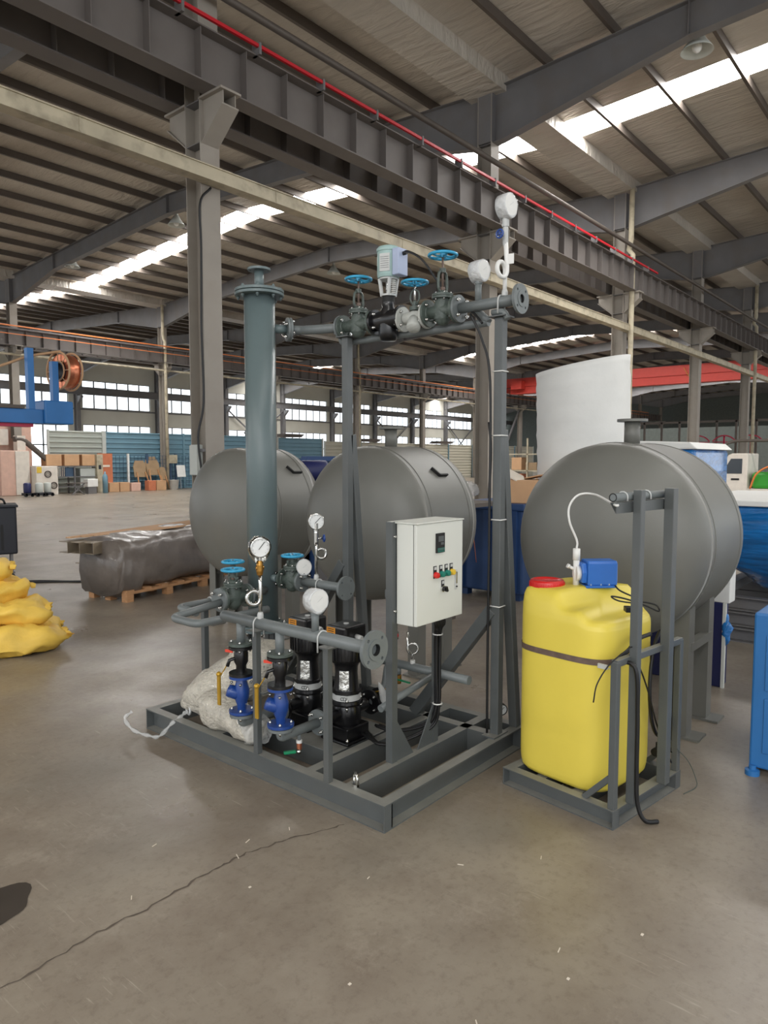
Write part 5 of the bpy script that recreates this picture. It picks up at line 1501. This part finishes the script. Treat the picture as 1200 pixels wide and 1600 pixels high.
for k, (v_, z_2, l0) in enumerate(((.16, .60, .05), (.34, .60, -.16), (.52, .60, -.20), (.70, .60, -.22), (.30, .45, .02), (.50, .45, .0), (.70, .45, -.02))):
    MB().chan(E_(l0, v_, z_2), E_(PLn, v_, z_2 + .04), .13, .15, .008, pv2).build('channel', 'steelraw', sb)
for k in range(5): MB().bar(E_(-.15 + .12 * k, .78 - .07 * k, .70 + .004 * k), E_(PLn - .02, .75 - .10 * k, .755), .10, .012).build('flat_bar', 'card', sb)
gw = MB(); nu, nc = 46, 34; vs = []; fs = []
for i in range(nu + 1):
    f = i / nu; a_ = -.05 + (PLn + .07) * f
    for k in range(nc):
        an = 2 * PI * k / nc; c_, s_2 = math.cos(an), math.sin(an); e = (abs(c_) ** 5 + abs(s_2) ** 5) ** (-1 / 5)
        top = .70 + .05 * f
        z0_ = .135 if f > .14 else .04; hz_ = (top - z0_) / 2
        en = 1.0 if f > .03 else .93
        p = E_(a_, .37 + .40 * e * c_ * en, z0_ + hz_ + hz_ * e * s_2 * en)
        p += noise.noise_vector(Vector((p.x * 2.2, p.y * 4, p.z * 5))) * .045 + noise.noise_vector(p * 11) * .014
        p.z = max(p.z, z0_); vs.append(p)
for i in range(nu):
    for k in range(nc): fs.append((i * nc + k, i * nc + (k + 1) % nc, (i + 1) * nc + (k + 1) % nc, (i + 1) * nc + k))
fs += [tuple(range(nc))[::-1]]
gw.add(vs, fs, True)
tag(gw.build('film_wrap', 'greywrap'), 'glossy grey film wrapped round the steel bundle on the pallet', 'film')

# blue skip with motor between the left two tanks
bs_ = thing('blue_hopper', 'large dark blue steel hopper seen between the left and middle tanks', 'hopper', (6.9, 7.0, 0))
MB().box(6.3, 8.1, 6.6, 6.64, .1, 1.6).box(6.3, 6.34, 6.6, 8.0, .1, 1.6).box(8.06, 8.1, 6.6, 8.0, .1, 1.6).box(6.3, 8.1, 7.96, 8.0, .1, 1.6).box(6.3, 8.1, 6.6, 8.0, .1, .14).build('wall_plate', 'bluep', bs_)
MB().box(6.27, 8.13, 6.56, 6.66, 1.57, 1.63).build('rim', 'bluep', bs_)
for x in (6.4, 7.2, 8.0): MB().box(x - .04, x + .04, 6.54, 6.6, 0, 1.57).build('rib', 'bluep', bs_)
mo_ = thing('electric_motor', 'dark purple-grey electric motor on a stand in front of the blue hopper', 'motor', (6.05, 6.1, 1.1))
MB().slathe([(0, 0), (.10, .0), (.13, .02), (.13, .30), (.10, .33), (0, .34)], (5.9, 6.28, 1.45), (.75, -.66, 0), 24).build('body', 'navy', mo_)
MB().box(5.95, 6.25, 5.9, 6.2, .9, 1.28).build('gearbox', 'machblk', mo_, bevel=.02)
MB().box(5.9, 6.3, 5.85, 6.25, .85, .9).box(6.0, 6.2, 5.95, 6.15, 0, .85).build('stand', 'frame', mo_)

# dark blue crate with boxes between the middle and right tanks
bc = thing('blue_crate', 'tall dark blue steel crate between the middle and right tanks', 'crate', (7.2, 4.2, 0))
MB().box(6.95, 8.0, 3.85, 4.75, .08, 1.05).build('body', 'bluep', bc, bevel=.02)
MB().box(6.92, 8.03, 3.82, 4.78, 1.02, 1.10).build('rim', 'bluep', bc, bevel=.01)
for y in (3.95, 4.3, 4.65): MB().box(6.91, 6.95, y - .04, y + .04, .1, 1.02).build('rib', 'bluep', bc)
for x in (7.05, 7.9):
    for y in (3.95, 4.65): MB().box(x - .05, x + .05, y - .05, y + .05, 0, .08).build('foot', 'bluep', bc)
bk = thing('cardboard_box', 'open cardboard box with pale flap on top of the blue crate', 'box', (7.3, 4.05, 1.10), A(15))
MB().box(-.28, .28, -.26, .20, 0, .26).build('carton', 'card', bk, bevel=.01, local=True)
MB().obox((-.18, .12, .34), (.30, .40, .012), rz=.3, rx=.5, ry=-.3).build('flap', 'paper', bk, local=True)
MB().obox((.12, -.1, .285), (.30, .30, .012), rz=-.2, rx=-.2).build('flap', 'card', bk, local=True)
tag(blob('plastic_heap', 'film', [(6.95, 4.72, 1.2), (7.05, 4.68, 1.24), (7.2, 4.6, 1.22)], [.05, .12, .06], 14, .04, 9, None, seed=4), 'crumpled clear plastic left of the cardboard box on the blue crate', 'plastic')
ct = thing('grey_cabinet', 'plain grey steel bench behind the middle tank with copper wire on it', 'bench', (6.3, 4.2, 0))
MB().box(5.75, 6.7, 3.95, 4.7, 1.10, 1.14).build('top', 'frame_d', ct)
for x in (5.8, 6.65):
    for y in (4.0, 4.65): MB().box(x - .03, x + .03, y - .03, y + .03, 0, 1.10).build('leg', 'frame_d', ct)
cw = thing('copper_wire_coil', 'loose coil of bare copper wire hanging beside the middle tank', 'wire', (5.65, 3.95, 1.0))
for k in range(9):
    a = k * .5; r_ = .13 + .02 * math.sin(k * 1.7)
    MB().torus((5.80 + .012 * k, 3.90 + .02 * math.sin(a), 1.0 + .02 * math.cos(a * 1.3)), (.8 + .1 * math.sin(k), -.5, .15 * math.cos(k)), r_, .004, 28, 5).build('strand', 'copper', cw)
MB().tube(spline([(5.80, 3.92, 1.14), (5.75, 3.80, 1.05), (5.75, 3.72, .86), (5.78, 3.70, .6)], 6), .004, 5).build('strand', 'copper', cw)
MB().tube([(5.84, 3.94, 1.14), (5.86, 3.96, 1.10)], .01, 6).build('hook', 'frame', cw)
# black pipe stand
ps = thing('pipe_stand', 'black T-shaped pipe stand right of the cardboard box', 'stand', (7.6, 3.75, 0))
MB().tube([(7.60, 3.90, 1.37), (7.60, 3.45, 1.37)], .045, 16).tube([(7.6, 3.66, 1.37), (7.6, 3.66, 0.0)], .03, 12).build('pipe_piece', 'gasket', ps)

# white foam roll standing upright
fr_ = thing('foam_roll', 'huge white roll of foam sheet standing behind the right tank', 'roll', (8.05, 3.62, 0))
mb = MB(); vs = []; fs = []; n, sg = 40, 56
for i in range(n + 1):
    h = 2.70 * i / n
    for k in range(sg):
        a = 2 * PI * k / sg
        r_ = .535 + .008 * noise.noise(Vector((math.cos(a) * 2, math.sin(a) * 2, h * 6))) + .004 * math.sin(h * 31)
        vs.append((8.05 - .02 * h + r_ * math.cos(a), 3.62 + .018 * h + r_ * math.sin(a), h + .10 * (math.cos(a + .9)) * (i / n) ** 6))
for i in range(n):
    for k in range(sg): fs.append((i * sg + k, i * sg + (k + 1) % sg, (i + 1) * sg + (k + 1) % sg, (i + 1) * sg + k))
fs += [tuple(n * sg + k for k in range(sg)), tuple(range(sg))[::-1]]
mb.add(vs, fs, True); mb.s[-1] = mb.s[-2] = False
mb.build('roll', 'foam', fr_)
sp2 = MB()
for k in range(5):
    sp2.obox((8.05 + .548 * math.cos(A(-140 + 6 * k)), 3.62 + .045 + .548 * math.sin(A(-140 + 6 * k)), 2.02 + .004 * k), (.006, .06, .03), rz=A(-140 + 6 * k))
sp2.build('green_tape', 'teal', fr_)

# film-wrapped blue machine behind the right tank
wb = thing('wrapped_machine', 'blue film-wrapped machine with a white top behind the right tank', 'machine', (9.7, 3.1, 0))
MB().box(9.45, 11.0, 2.80, 4.2, .1, 1.72).build('wrapped_body', 'bluewrap', wb, bevel=.04)
MB().ext([(0, 0), (1.5, 0), (1.46, .06), (.9, .12), (.1, .09)], (9.40, 2.75, 1.72), (11.05, 2.75, 1.72), (0, 1, 0), (0, 0, 1)).build('white_sheet', 'foam', wb, bevel=.02)
MB().box(9.5, 9.7, 2.9, 3.1, 0, .1).box(10.7, 10.9, 2.9, 3.1, 0, .1).box(9.5, 9.7, 3.9, 4.1, 0, .1).build('foot', 'wood', wb)

# blue stretch-wrapped load at the right edge
bw = thing('wrapped_load', 'bulging load in shiny blue stretch film at the right edge', 'load', (7.4, 1.0, .3))
mb = MB(); vs = []; fs = []; nu, nc = 26, 60
for i in range(nu + 1):
    f = i / nu; z = .44 + .76 * f
    inset = .55 * (1 - f) ** 2.2
    for k in range(nc):
        a = 2 * PI * k / nc; c_, s_2 = math.cos(a), math.sin(a); e = (abs(c_) ** 5 + abs(s_2) ** 5) ** (-1 / 5)
        p = Vector((7.55 + (1.0 - inset * .8) * e * c_, 1.05 + (1.0 - inset) * e * s_2, z))
        p += noise.noise_vector(Vector((p.x * 1.5, p.y * 1.5, p.z * 9))) * .03
        vs.append(p)
for i in range(nu):
    for k in range(nc): fs.append((i * nc + k, i * nc + (k + 1) % nc, (i + 1) * nc + (k + 1) % nc, (i + 1) * nc + k))
fs += [tuple(nu * nc + k for k in range(nc)), tuple(range(nc))[::-1]]
mb.add(vs, fs, True); mb.build('film', 'bluewrap', bw)
MB().box(6.5, 8.6, .0, 2.08, 1.20, 1.25).build('white_board', 'foam', bw, bevel=.01)
ss = thing('steel_sections', 'low stack of dark steel sections on the floor under the blue wrapped load', 'steel', (6.8, 1.2, 0))
for k, z in enumerate((.06, .19, .32)):
    MB().chan((6.75 + .05 * k, -.5, z), (6.75 + .05 * k, 2.4, z), .12, .09, .008, (-1, 0, 0)).build('section', 'frame', ss)
    MB().chan((7.9, -.5, z), (7.9, 2.4, z), .12, .09, .008, (1, 0, 0)).build('section', 'frame', ss)
for y in (.2, 1.7): MB().box(6.7, 8.0, y, y + .1, .38, .46).build('packing', 'frame', ss)
nv = thing('navy_panel_unit', 'narrow navy and white unit just right of the nearest tank legs', 'unit', (5.25, 1.35, 0))
MB().box(5.24, 5.38, 1.33, 1.95, 0.0, .60).build('navy_body', 'navy', nv, bevel=.006)
MB().box(5.24, 5.38, 1.29, 1.95, .60, .92).build('white_top', 'whitep', nv, bevel=.006)
MB().box(5.23, 5.26, 1.31, 1.33, .0, .60).build('edge_trim', 'white', nv)
tag(blob('blue_film_scrap', 'bluewrap', [(5.26, 1.31, .52), (5.25, 1.30, .42), (5.26, 1.31, .30)], [.008, .03, .01], 10, .02, 20, None, seed=6), 'scrap of blue film hanging on the navy unit', 'film')
bf = thing('blue_machine_frame', 'bright blue upright of a machine cut off by the right edge', 'machine', (4.0, .6, 0))
MB().box(3.885, 4.6, .30, .84, .035, .83).build('panel', 'blueb', bf, bevel=.012)
for z in (.12, .44): MB().box(3.878, 3.885, .36, .78, z, z + .28).build('inset_panel', 'blueb', bf, bevel=.004)
for x, y in ((3.88, .82), (4.55, .82), (3.90, .34), (4.55, .34)):
    MB().lathe([(0, 0), (.035, 0), (.035, .025), (.018, .03), (.018, .05), (0, .05)], (x, y, 0), (0, 0, 1), 14).build('foot', 'blueb', bf)

# small truck with green load and roll bar, far right
tk = thing('small_truck', 'small off-white truck cab with grey roll bar at the far right', 'truck', (26, 6.5, 0))
prof2 = [(0, .35), (1.15, .35), (1.15, .95), (1.02, 1.05), (.62, 1.72), (.5, 1.78), (-.0, 1.78)]
MB().ext(prof2, (26, 6.0, 0), (27.5, 6.0, 0), (0, 1, 0), (0, 0, 1)).build('cab', 'offw', tk, bevel=.04)
MB().ext([(.17, 1.1), (.80, 1.1), (.52, 1.6), (.17, 1.6)], (25.985, 6.0, 0), (26.0, 6.0, 0), (0, 1, 0), (0, 0, 1)).build('side_window', 'glassd', tk)
MB().box(25.98, 26.0, 6.25, 6.5, .88, .94).build('door_handle', 'gasket', tk)
MB().box(25.9, 25.98, 6.9, 7.02, 1.15, 1.45).build('mirror', 'gasket', tk)
MB().box(26.0, 27.5, 3.5, 6.0, .35, .6).build('load_bed', 'offw', tk)
MB().box(26.1, 27.4, 4.2, 5.9, .6, 1.15).build('green_tank', 'greenb', tk, bevel=.1)
MB().tube(elbowed([(26, 6.95, .95), (26, 6.75, 2.1), (26, 6.4, 2.2), (26, 3.6, 2.2), (26, 3.5, .6)], .3), .05, 10).build('roll_bar', 'frame_d', tk)
MB().tube(spline([(25.95, 5.9, .6), (25.9, 5.7, 1.1), (25.9, 5.3, 1.35), (25.9, 5.0, 1.2)], 6), .03, 7).build('orange_hose', 'orange', tk)
for y in (6.7, 4.2): 
    for x in (26.15, 27.35): MB().cyl((x - .1, y, .3), (x + .1, y, .3), .3, seg=24).build('wheel', 'rubber', tk)

# racks of poles with magenta arches far right
rk = thing('pole_rack', 'far row of grey poles behind the truck', 'rack', (40, 8, 0))
for k in range(14):
    y = 3.2 + .95 * k
    MB().box(40, 40.08, y - .05, y + .05, 0, 3.6).build('pole', 'frame_d', rk)
MB().box(40, 40.06, 3.2, 15.6, 3.5, 3.62).build('top_rail', 'frame_d', rk)
for k in range(7):
    y = 3.9 + 1.25 * k
    o = thing('magenta_stand', 'arched magenta steel stand in the far row behind the truck', 'stand', (39, y, 0), 0, 'magenta stands')
    MB().tube([(39, y, 0), (39, y, 2.75)], .045, 8).tube(spline([(39, y - .55, 2.5), (39, y - .3, 2.7), (39, y, 2.78), (39, y + .3, 2.7), (39, y + .55, 2.5)], 5), .035, 7).tube([(39, y - .55, 2.45), (39, y + .55, 2.45)], .025, 6).build('post', 'magenta', o)
tag(MB().box(55, 55.2, -4, 24, 0, 3.9).build('dark_screen', 'endwall'), 'long dark greenish screen wall at the far right end', 'partition')

# ribbed sheet partitions along the far column line
def partition(x0, x1, h, m, label, y=33.4, zs=12):
    t = thing('sheet_partition', label, 'partition', (x0, y, 0), 0, 'ribbed sheet partitions')
    prof = []; n = zs
    for k in range(n):
        z = h * k / n; d = h / n
        prof += [(0, z), (0, z + d * .62), (-.05, z + d * .72), (-.05, z + d * .92)]
    prof += [(0, h), (.04, h), (.04, 0)]
    w = (x1 - x0); npn = max(1, round(w / 3.7))
    for k in range(npn):
        MB().ext(prof, (x0 + w * k / npn + .01, y, 0), (x0 + w * (k + 1) / npn - .01, y, 0), (0, 1, 0), (0, 0, 1)).build('panel', m, t)
    for k in range(npn + 1):
        MB().box(x0 + w * k / npn - .05, x0 + w * k / npn + .05, y - .10, y - .03, 0, h + .03).build('post', 'lgrey' if k in (0, npn) else 'fblue', t)
partition(15.3, 18.0, 2.93, 'fwhite', 'pale grey ribbed partition behind the cardboard box rack')
partition(18.1, 27.2, 2.93, 'fblue', 'blue ribbed partition behind the leaning boards')
partition(29.4, 33.3, 2.90, 'fblue', 'blue ribbed partition seen between tall vessel and upper post')
partition(33.5, 62, 2.75, 'fbeige', 'long cream ribbed partition beyond the blue ones')
# things on top of / behind partitions
for k, (x, w) in enumerate(((30.5, 1.6), (38.0, 1.8), (47.0, 2.2))):
    o = thing('sheet_stack', ('dark flat stack lying on top of the blue partition', 'low flat stack on the cream partition, nearer one', 'low flat stack on the cream partition, further one')[k], 'stack', (x, 33.5, 2.8))
    for j in range(3): MB().obox((x + .1 * j, 33.55, (2.98 if k == 0 else 2.83) + .07 * j), (w, .8, .06)).build('sheet', 'frame_d', o)

# machining cabinets at the far left
mc = thing('machine_cabinet', 'tall pinkish machine housing at the far left edge under the boom', 'cabinet', (13.2, 33.0, 0))
MB().box(10.6, 14.5, 33.2, 34.5, 0, 3.1).build('housing', 'pink', mc, bevel=.03)
MB().box(10.6, 12.4, 33.15, 33.2, .3, 2.5).build('door', 'offw', mc)
MB().box(12.5, 14.3, 33.15, 33.2, .3, 2.5).build('door', 'pink', mc)
MB().box(13.0, 13.4, 33.0, 33.2, 2.2, 2.9).build('control_pendant', 'offw', mc)
m2 = thing('machine_cabinet', 'lower white and pink machine cabinet standing left of the fan unit', 'cabinet', (13.8, 32.3, 0))
MB().box(12.6, 13.77, 31.9, 32.7, 0, 1.95).build('housing', 'pink', m2, bevel=.03)
MB().box(13.2, 13.79, 31.86, 31.91, .03, 1.93).build('door', 'offw', m2, bevel=.01)
MB().tube(spline([(13.3, 32.2, 2.45), (13.7, 32.2, 2.4), (14.3, 32.2, 1.9), (14.8, 32.2, 1.45)], 6), .12, 10).build('suction_duct', 'frame_d', m2)
MB().box(13.4, 13.75, 32.1, 32.5, 1.95, 2.6).build('duct_box', 'offw', m2)
m3 = thing('fan_unit', 'white cabinet with two round fan grilles and a yellow sticker', 'cabinet', (14.9, 31.6, 0))
MB().box(13.85, 14.8, 31.4, 32.0, 0, 1.27).build('housing', 'offw', m3, bevel=.02)
for x, z in ((14.35, .92), (14.6, .42)):
    f = MB().torus((x, 31.385, z), (0, 1, 0), .14, .02, 24, 6).build('grille_ring', 'frame_d', m3)
    g2 = MB()
    for j in range(3): g2.torus((x, 31.39, z), (0, 1, 0), .04 + .035 * j, .007, 18, 5)
    g2.build('guard', 'frame_d', f)
MB().box(13.88, 14.08, 31.385, 31.4, .98, 1.24).build('sticker', 'amber', m3)
for k, (x, y) in enumerate(((13.15, 30.7), (13.55, 30.5), (13.95, 30.6))):
    o = thing('pump_motor', ('dark motor pump at the left of three before the fan unit', 'small motor pump in the middle of three before the fan unit', 'small motor pump at the right of three before the fan unit')[k], 'motor', (x, y, 0), 0, 'three motors before the fan unit')
    MB().slathe([(0, 0), (.13, .0), (.15, .03), (.15, .38), (.11, .42), (0, .43)], (x, y, .16), (0, 0, 1), 18).build('body', ('navy', 'lgrey', 'lgrey')[k], o)
    MB().box(x - .16, x + .16, y - .2, y + .2, .05, .16).build('base', 'machblk', o)
    for dx_ in (-.13, .13): MB().cyl((x + dx_, y - .2, .07), (x + dx_, y - .14, .07), .07, seg=12).build('wheel', 'rubber', o)

RACK = [o_ for o_ in bpy.data.objects]
# rack with cardboard boxes
rk2 = thing('storage_rack', 'low open rack with bins and small parts, below the cardboard boxes', 'rack', (16.8, 32.2, 0))
for x in (15.5, 16.7, 17.9):
    for y in (32.0, 32.6): MB().box(x - .03, x + .03, y - .03, y + .03, 0, 1.25).build('leg', 'frame', rk2)
for z in (.3, .75, 1.22): MB().box(15.45, 17.95, 31.97, 32.63, z, z + .04).build('shelf', 'frame', rk2)
MB().box(16.3, 16.7, 32.05, 32.5, .79, 1.2).build('bin', 'mesh', rk2)
MB().box(17.0, 17.8, 32.05, 32.5, .34, 1.15).build('tray', 'lgrey', rk2)
for k in range(9): MB().box(15.55 + .08 * k, 15.58 + .08 * k, 31.96, 31.98, .80, 1.2).build('rod', 'chrome', rk2)
for k in range(3):
    o = tag(MB().box(15.45 + .83 * k, 16.15 + .83 * k, 32.05, 32.6, 1.27, 1.80).build('cardboard_box', 'card', bevel=.02), ('brown cardboard box, left one on the far rack', 'brown cardboard box, middle one on the far rack', 'brown cardboard box, right one on the far rack')[k], 'box', 'boxes on the far rack')
o = thing('wooden_screen', 'orange-brown upright board at the right end of the far rack', 'board', (18.5, 32.3, 0)); MB().box(18.0, 18.75, 32.3, 32.36, 0, 1.85).build('board_sheet', 'terracotta', o); MB().box(18.2, 18.6, 32.28, 32.3, 1.2, 1.3).build('label_plate', 'paper', o)
o = thing('tool_cabinet', 'narrow cream cabinet between the boxes and the orange board', 'cabinet', (17.95, 32.0, 0)); MB().box(17.72, 18.02, 31.85, 32.2, 0, 1.8).build('body', 'cream', o, bevel=.01); MB().box(17.80, 17.92, 31.84, 31.85, 1.1, 1.3).build('switch_panel', 'machblk', o)
o = thing('white_bin', 'white tote bin on the floor in front of the far rack', 'bin', (17.0, 31.2, 0)); MB().box(16.8, 17.3, 31.0, 31.4, .32, .68).build('tub', 'whitep', o, bevel=.02); MB().box(16.85, 17.25, 31.05, 31.35, 0, .32).build('dolly', 'frame', o)
o = thing('folding_trestle', 'dark folding trestle standing left of the white tote bin', 'trestle', (16.2, 30.9, 0))
for s in (-1, 1): MB().bar((16.2 - .3 * s, 30.7, 0), (16.2 + .3 * s, 30.7, .5), .04, .04).build('leg', 'frame', o)
MB().box(15.8, 16.6, 30.6, 31.0, .5, .53).build('top', 'frame_d', o)
o = thing('gas_cylinder', 'slim blue-grey gas cylinder beside the far rack', 'cylinder', (17.75, 31.2, 0)); MB().slathe([(0, 0), (.12, .01), (.12, .75), (.09, .85), (.04, .9), (.03, 1.0), (0, 1.0)], (17.75, 31.2, 0), (0, 0, 1), 18).build('body', 'fblue', o)
for o_ in [q_ for q_ in bpy.data.objects if q_ not in RACK and q_.parent is None]: o_.location.x -= 0.85
# mesh fence with boards leaning on it
mf = thing('mesh_fence', 'dark wire mesh fence in front of the blue partition', 'fence', (19.4, 32.9, 0))
for x in (17.9, 18.95, 20.0, 21.7, 23.5): MB().box(x - .05, x + .05, 32.65, 32.75, 0, 1.85).build('post', 'whitep' if x == 18.95 else 'mesh', mf)
g3 = MB()
for k in range(28): g3.box(17.9 + .2 * k - .008, 17.9 + .2 * k + .008, 32.69, 32.705, .1, 1.75)
for k in range(9): g3.box(17.9, 23.5, 32.69, 32.705, .15 + .2 * k - .008, .15 + .2 * k + .008)
g3.build('wire_mesh', 'mesh', mf, kind='stuff')
for k, (x, w, h) in enumerate(((19.55, .75, 1.55), (20.25, .8, 1.75), (20.8, .4, 1.2))):
    o = thing('leaning_board', ('rounded brown board leaning on the mesh, left one', 'rounded brown board leaning on the mesh, tallest one', 'smaller brown board leaning on the mesh, right one')[k], 'board', (x, 32.3, 0), 0, 'boards leaning on the mesh fence')
    P = [(-w / 2, h * .45), (w / 2, h * .45), (w / 2, h * .8), (w * .3, h), (-w * .3, h), (-w / 2, h * .8)]
    MB().ext(P, (x, 32.3, 0), (x, 32.33, 0), (1, 0, 0), (0, .25, .97)).build('board_sheet', 'brown', o)
    for s in (-1, 1): MB().bar((x + s * w * .45, 32.1, 0), (x + s * w * .3, 32.5, h * .6), .06, .05).build('leg', 'wood', o)
for k, (x, w, h, m) in enumerate(((17.5, .5, .45, 'card'), (18.05, .5, .45, 'card'), (18.65, .5, .42, 'pink'), (19.6, .4, .5, 'terracotta'), (20.05, .55, .5, 'card'))):
    tag(MB().box(x, x + w, 31.9, 32.3, 0, h).build('carton', m, bevel=.02), ('carton on the floor by the mesh fence, first from the left', 'carton on the floor by the mesh fence, second from the left', 'pinkish carton on the floor by the mesh fence', 'dark orange carton between the leaning boards', 'pale carton in front of the tallest leaning board')[k], 'box', 'cartons by the mesh fence')
o = thing('white_bucket', 'white tub standing right of the leaning boards', 'bucket', (21.1, 32.0, 0)); MB().slathe([(0, 0), (.2, 0), (.26, .5), (.28, .5), (.0, .49)], (21.1, 32.0, 0), (0, 0, 1), 20).build('tub', 'whitep', o)
o = thing('white_sheet', 'small white panel leaning by the far column foot', 'panel', (21.75, 32.3, 0)); MB().obox((21.75, 32.3, .95), (.5, .04, .62), rx=-.15).build('sheet', 'whitep', o); MB().bar((21.6, 32.1, 0), (21.7, 32.3, .7), .03, .03).build('leg', 'frame', o)
o = thing('junction_box', 'small cream box fixed on the far column', 'box', (21.4, 32.7, 1.4)); MB().box(21.2, 21.75, 32.6, 32.8, 1.35, 1.8).build('body', 'cream', o, bevel=.02); MB().box(21.35, 21.45, 32.7, 32.8, .1, 1.35).build('conduit', 'mesh', o)

# clutter seen between upper post and foam roll
sr = thing('parts_shelf', 'distant beige shelf with brown boxes right of the upper post', 'shelf', (25, 13.2, 0))
for z in (.5, 1.1, 1.75): MB().box(25, 25.6, 12.7, 14.8, z, z + .05).build('shelf_board', 'cream', sr)
for y in (12.7, 13.7, 14.75): MB().box(25, 25.06, y - .03, y + .03, 0, 2.4).build('upright', 'cream', sr)
for k, (y, z, w, h, m) in enumerate(((13.0, 1.15, .4, .4, 'cream'), (13.55, 1.15, .5, .3, 'brown'), (14.2, 1.15, .45, .5, 'card'), (14.2, .55, .5, .45, 'terracotta'), (13.1, .55, .5, .4, 'card'))):
    tag(MB().box(25.05, 25.5, y - w / 2, y + w / 2, z, z + h).build('shelf_box', m, bevel=.02), ('pale box on the distant beige shelf', 'flat brown box on the distant beige shelf', 'tall cardboard box on the distant beige shelf', 'orange box low on the distant beige shelf', 'cardboard box low on the distant beige shelf')[k], 'box', 'boxes on the distant shelf')
dm = thing('dark_machine', 'dark machine with a green window left of the foam roll', 'machine', (24, 12.0, 0))
MB().box(24, 26, 11.2, 12.65, 0, 2.0).build('housing', 'machblk', dm, bevel=.05)
MB().box(23.97, 24.0, 11.9, 12.45, 1.05, 1.65).build('green_window', 'actu', dm)
MB().box(23.96, 24.0, 11.6, 12.6, 1.72, 1.85).build('trim_strip', 'magenta', dm)
MB().ext([(0, 2.0), (1.45, 2.0), (1.2, 2.7), (.1, 2.6)], (24.1, 11.2, 0), (25.9, 11.2, 0), (0, 1, 0), (0, 0, 1)).build('hood', 'frame', dm)

# ================================================================ floor litter and stain
mb = MB(); vs = [(0, 0, 0)]; N_ = 36
for k in range(N_):
    a = 2 * PI * k / N_; r_ = 1 + .12 * math.sin(3 * a + 1) + .08 * math.sin(5 * a)
    vs.append((.125 * r_ * math.cos(a), .13 * r_ * math.sin(a), 0))
o = mb.add(vs, [(0, 1 + k, 1 + (k + 1) % N_) for k in range(N_)]).build('oil_stain', 'oil'); o.location = (.955, 2.64, .0015)
tag(o, 'dark oily wet patch on the concrete at the left edge', 'stain')
rnd = random.Random(3)
lit = [(1.62, 1.02, .035, .8), (2.05, .98, .03, .2), (1.05, 1.62, .02, .5), (1.0, 1.55, .012, 0), (1.10, 1.52, .012, 0), (1.72, 2.22, .04, 1.2), (1.82, 2.28, .035, .3), (2.0, 2.22, .03, .9), (1.95, 1.72, .02, .2), (2.25, 1.5, .03, 2),
       (2.5, 1.28, .03, .4), (1.62, 2.02, .012, 0), (1.3, 2.3, .03, 1.0), (1.55, 2.55, .03, .2), (1.5, 1.4, .012, 0), (1.95, .9, .012, 0), (1.28, .75, .015, 0), (2.3, .8, .015, 0)]
for k, (x, y, l, a) in enumerate(lit):
    o = MB().obox((0, 0, .002), (l * .8, .003 if l > .015 else .008, .002)).build('floor_scrap', 'paper')
    o.location = (x, y, 0); o.rotation_euler = (0, 0, a)
    tag(o, 'tiny pale scrap lying on the bare concrete in front of the skids', 'scrap', 'pale scraps on the floor')
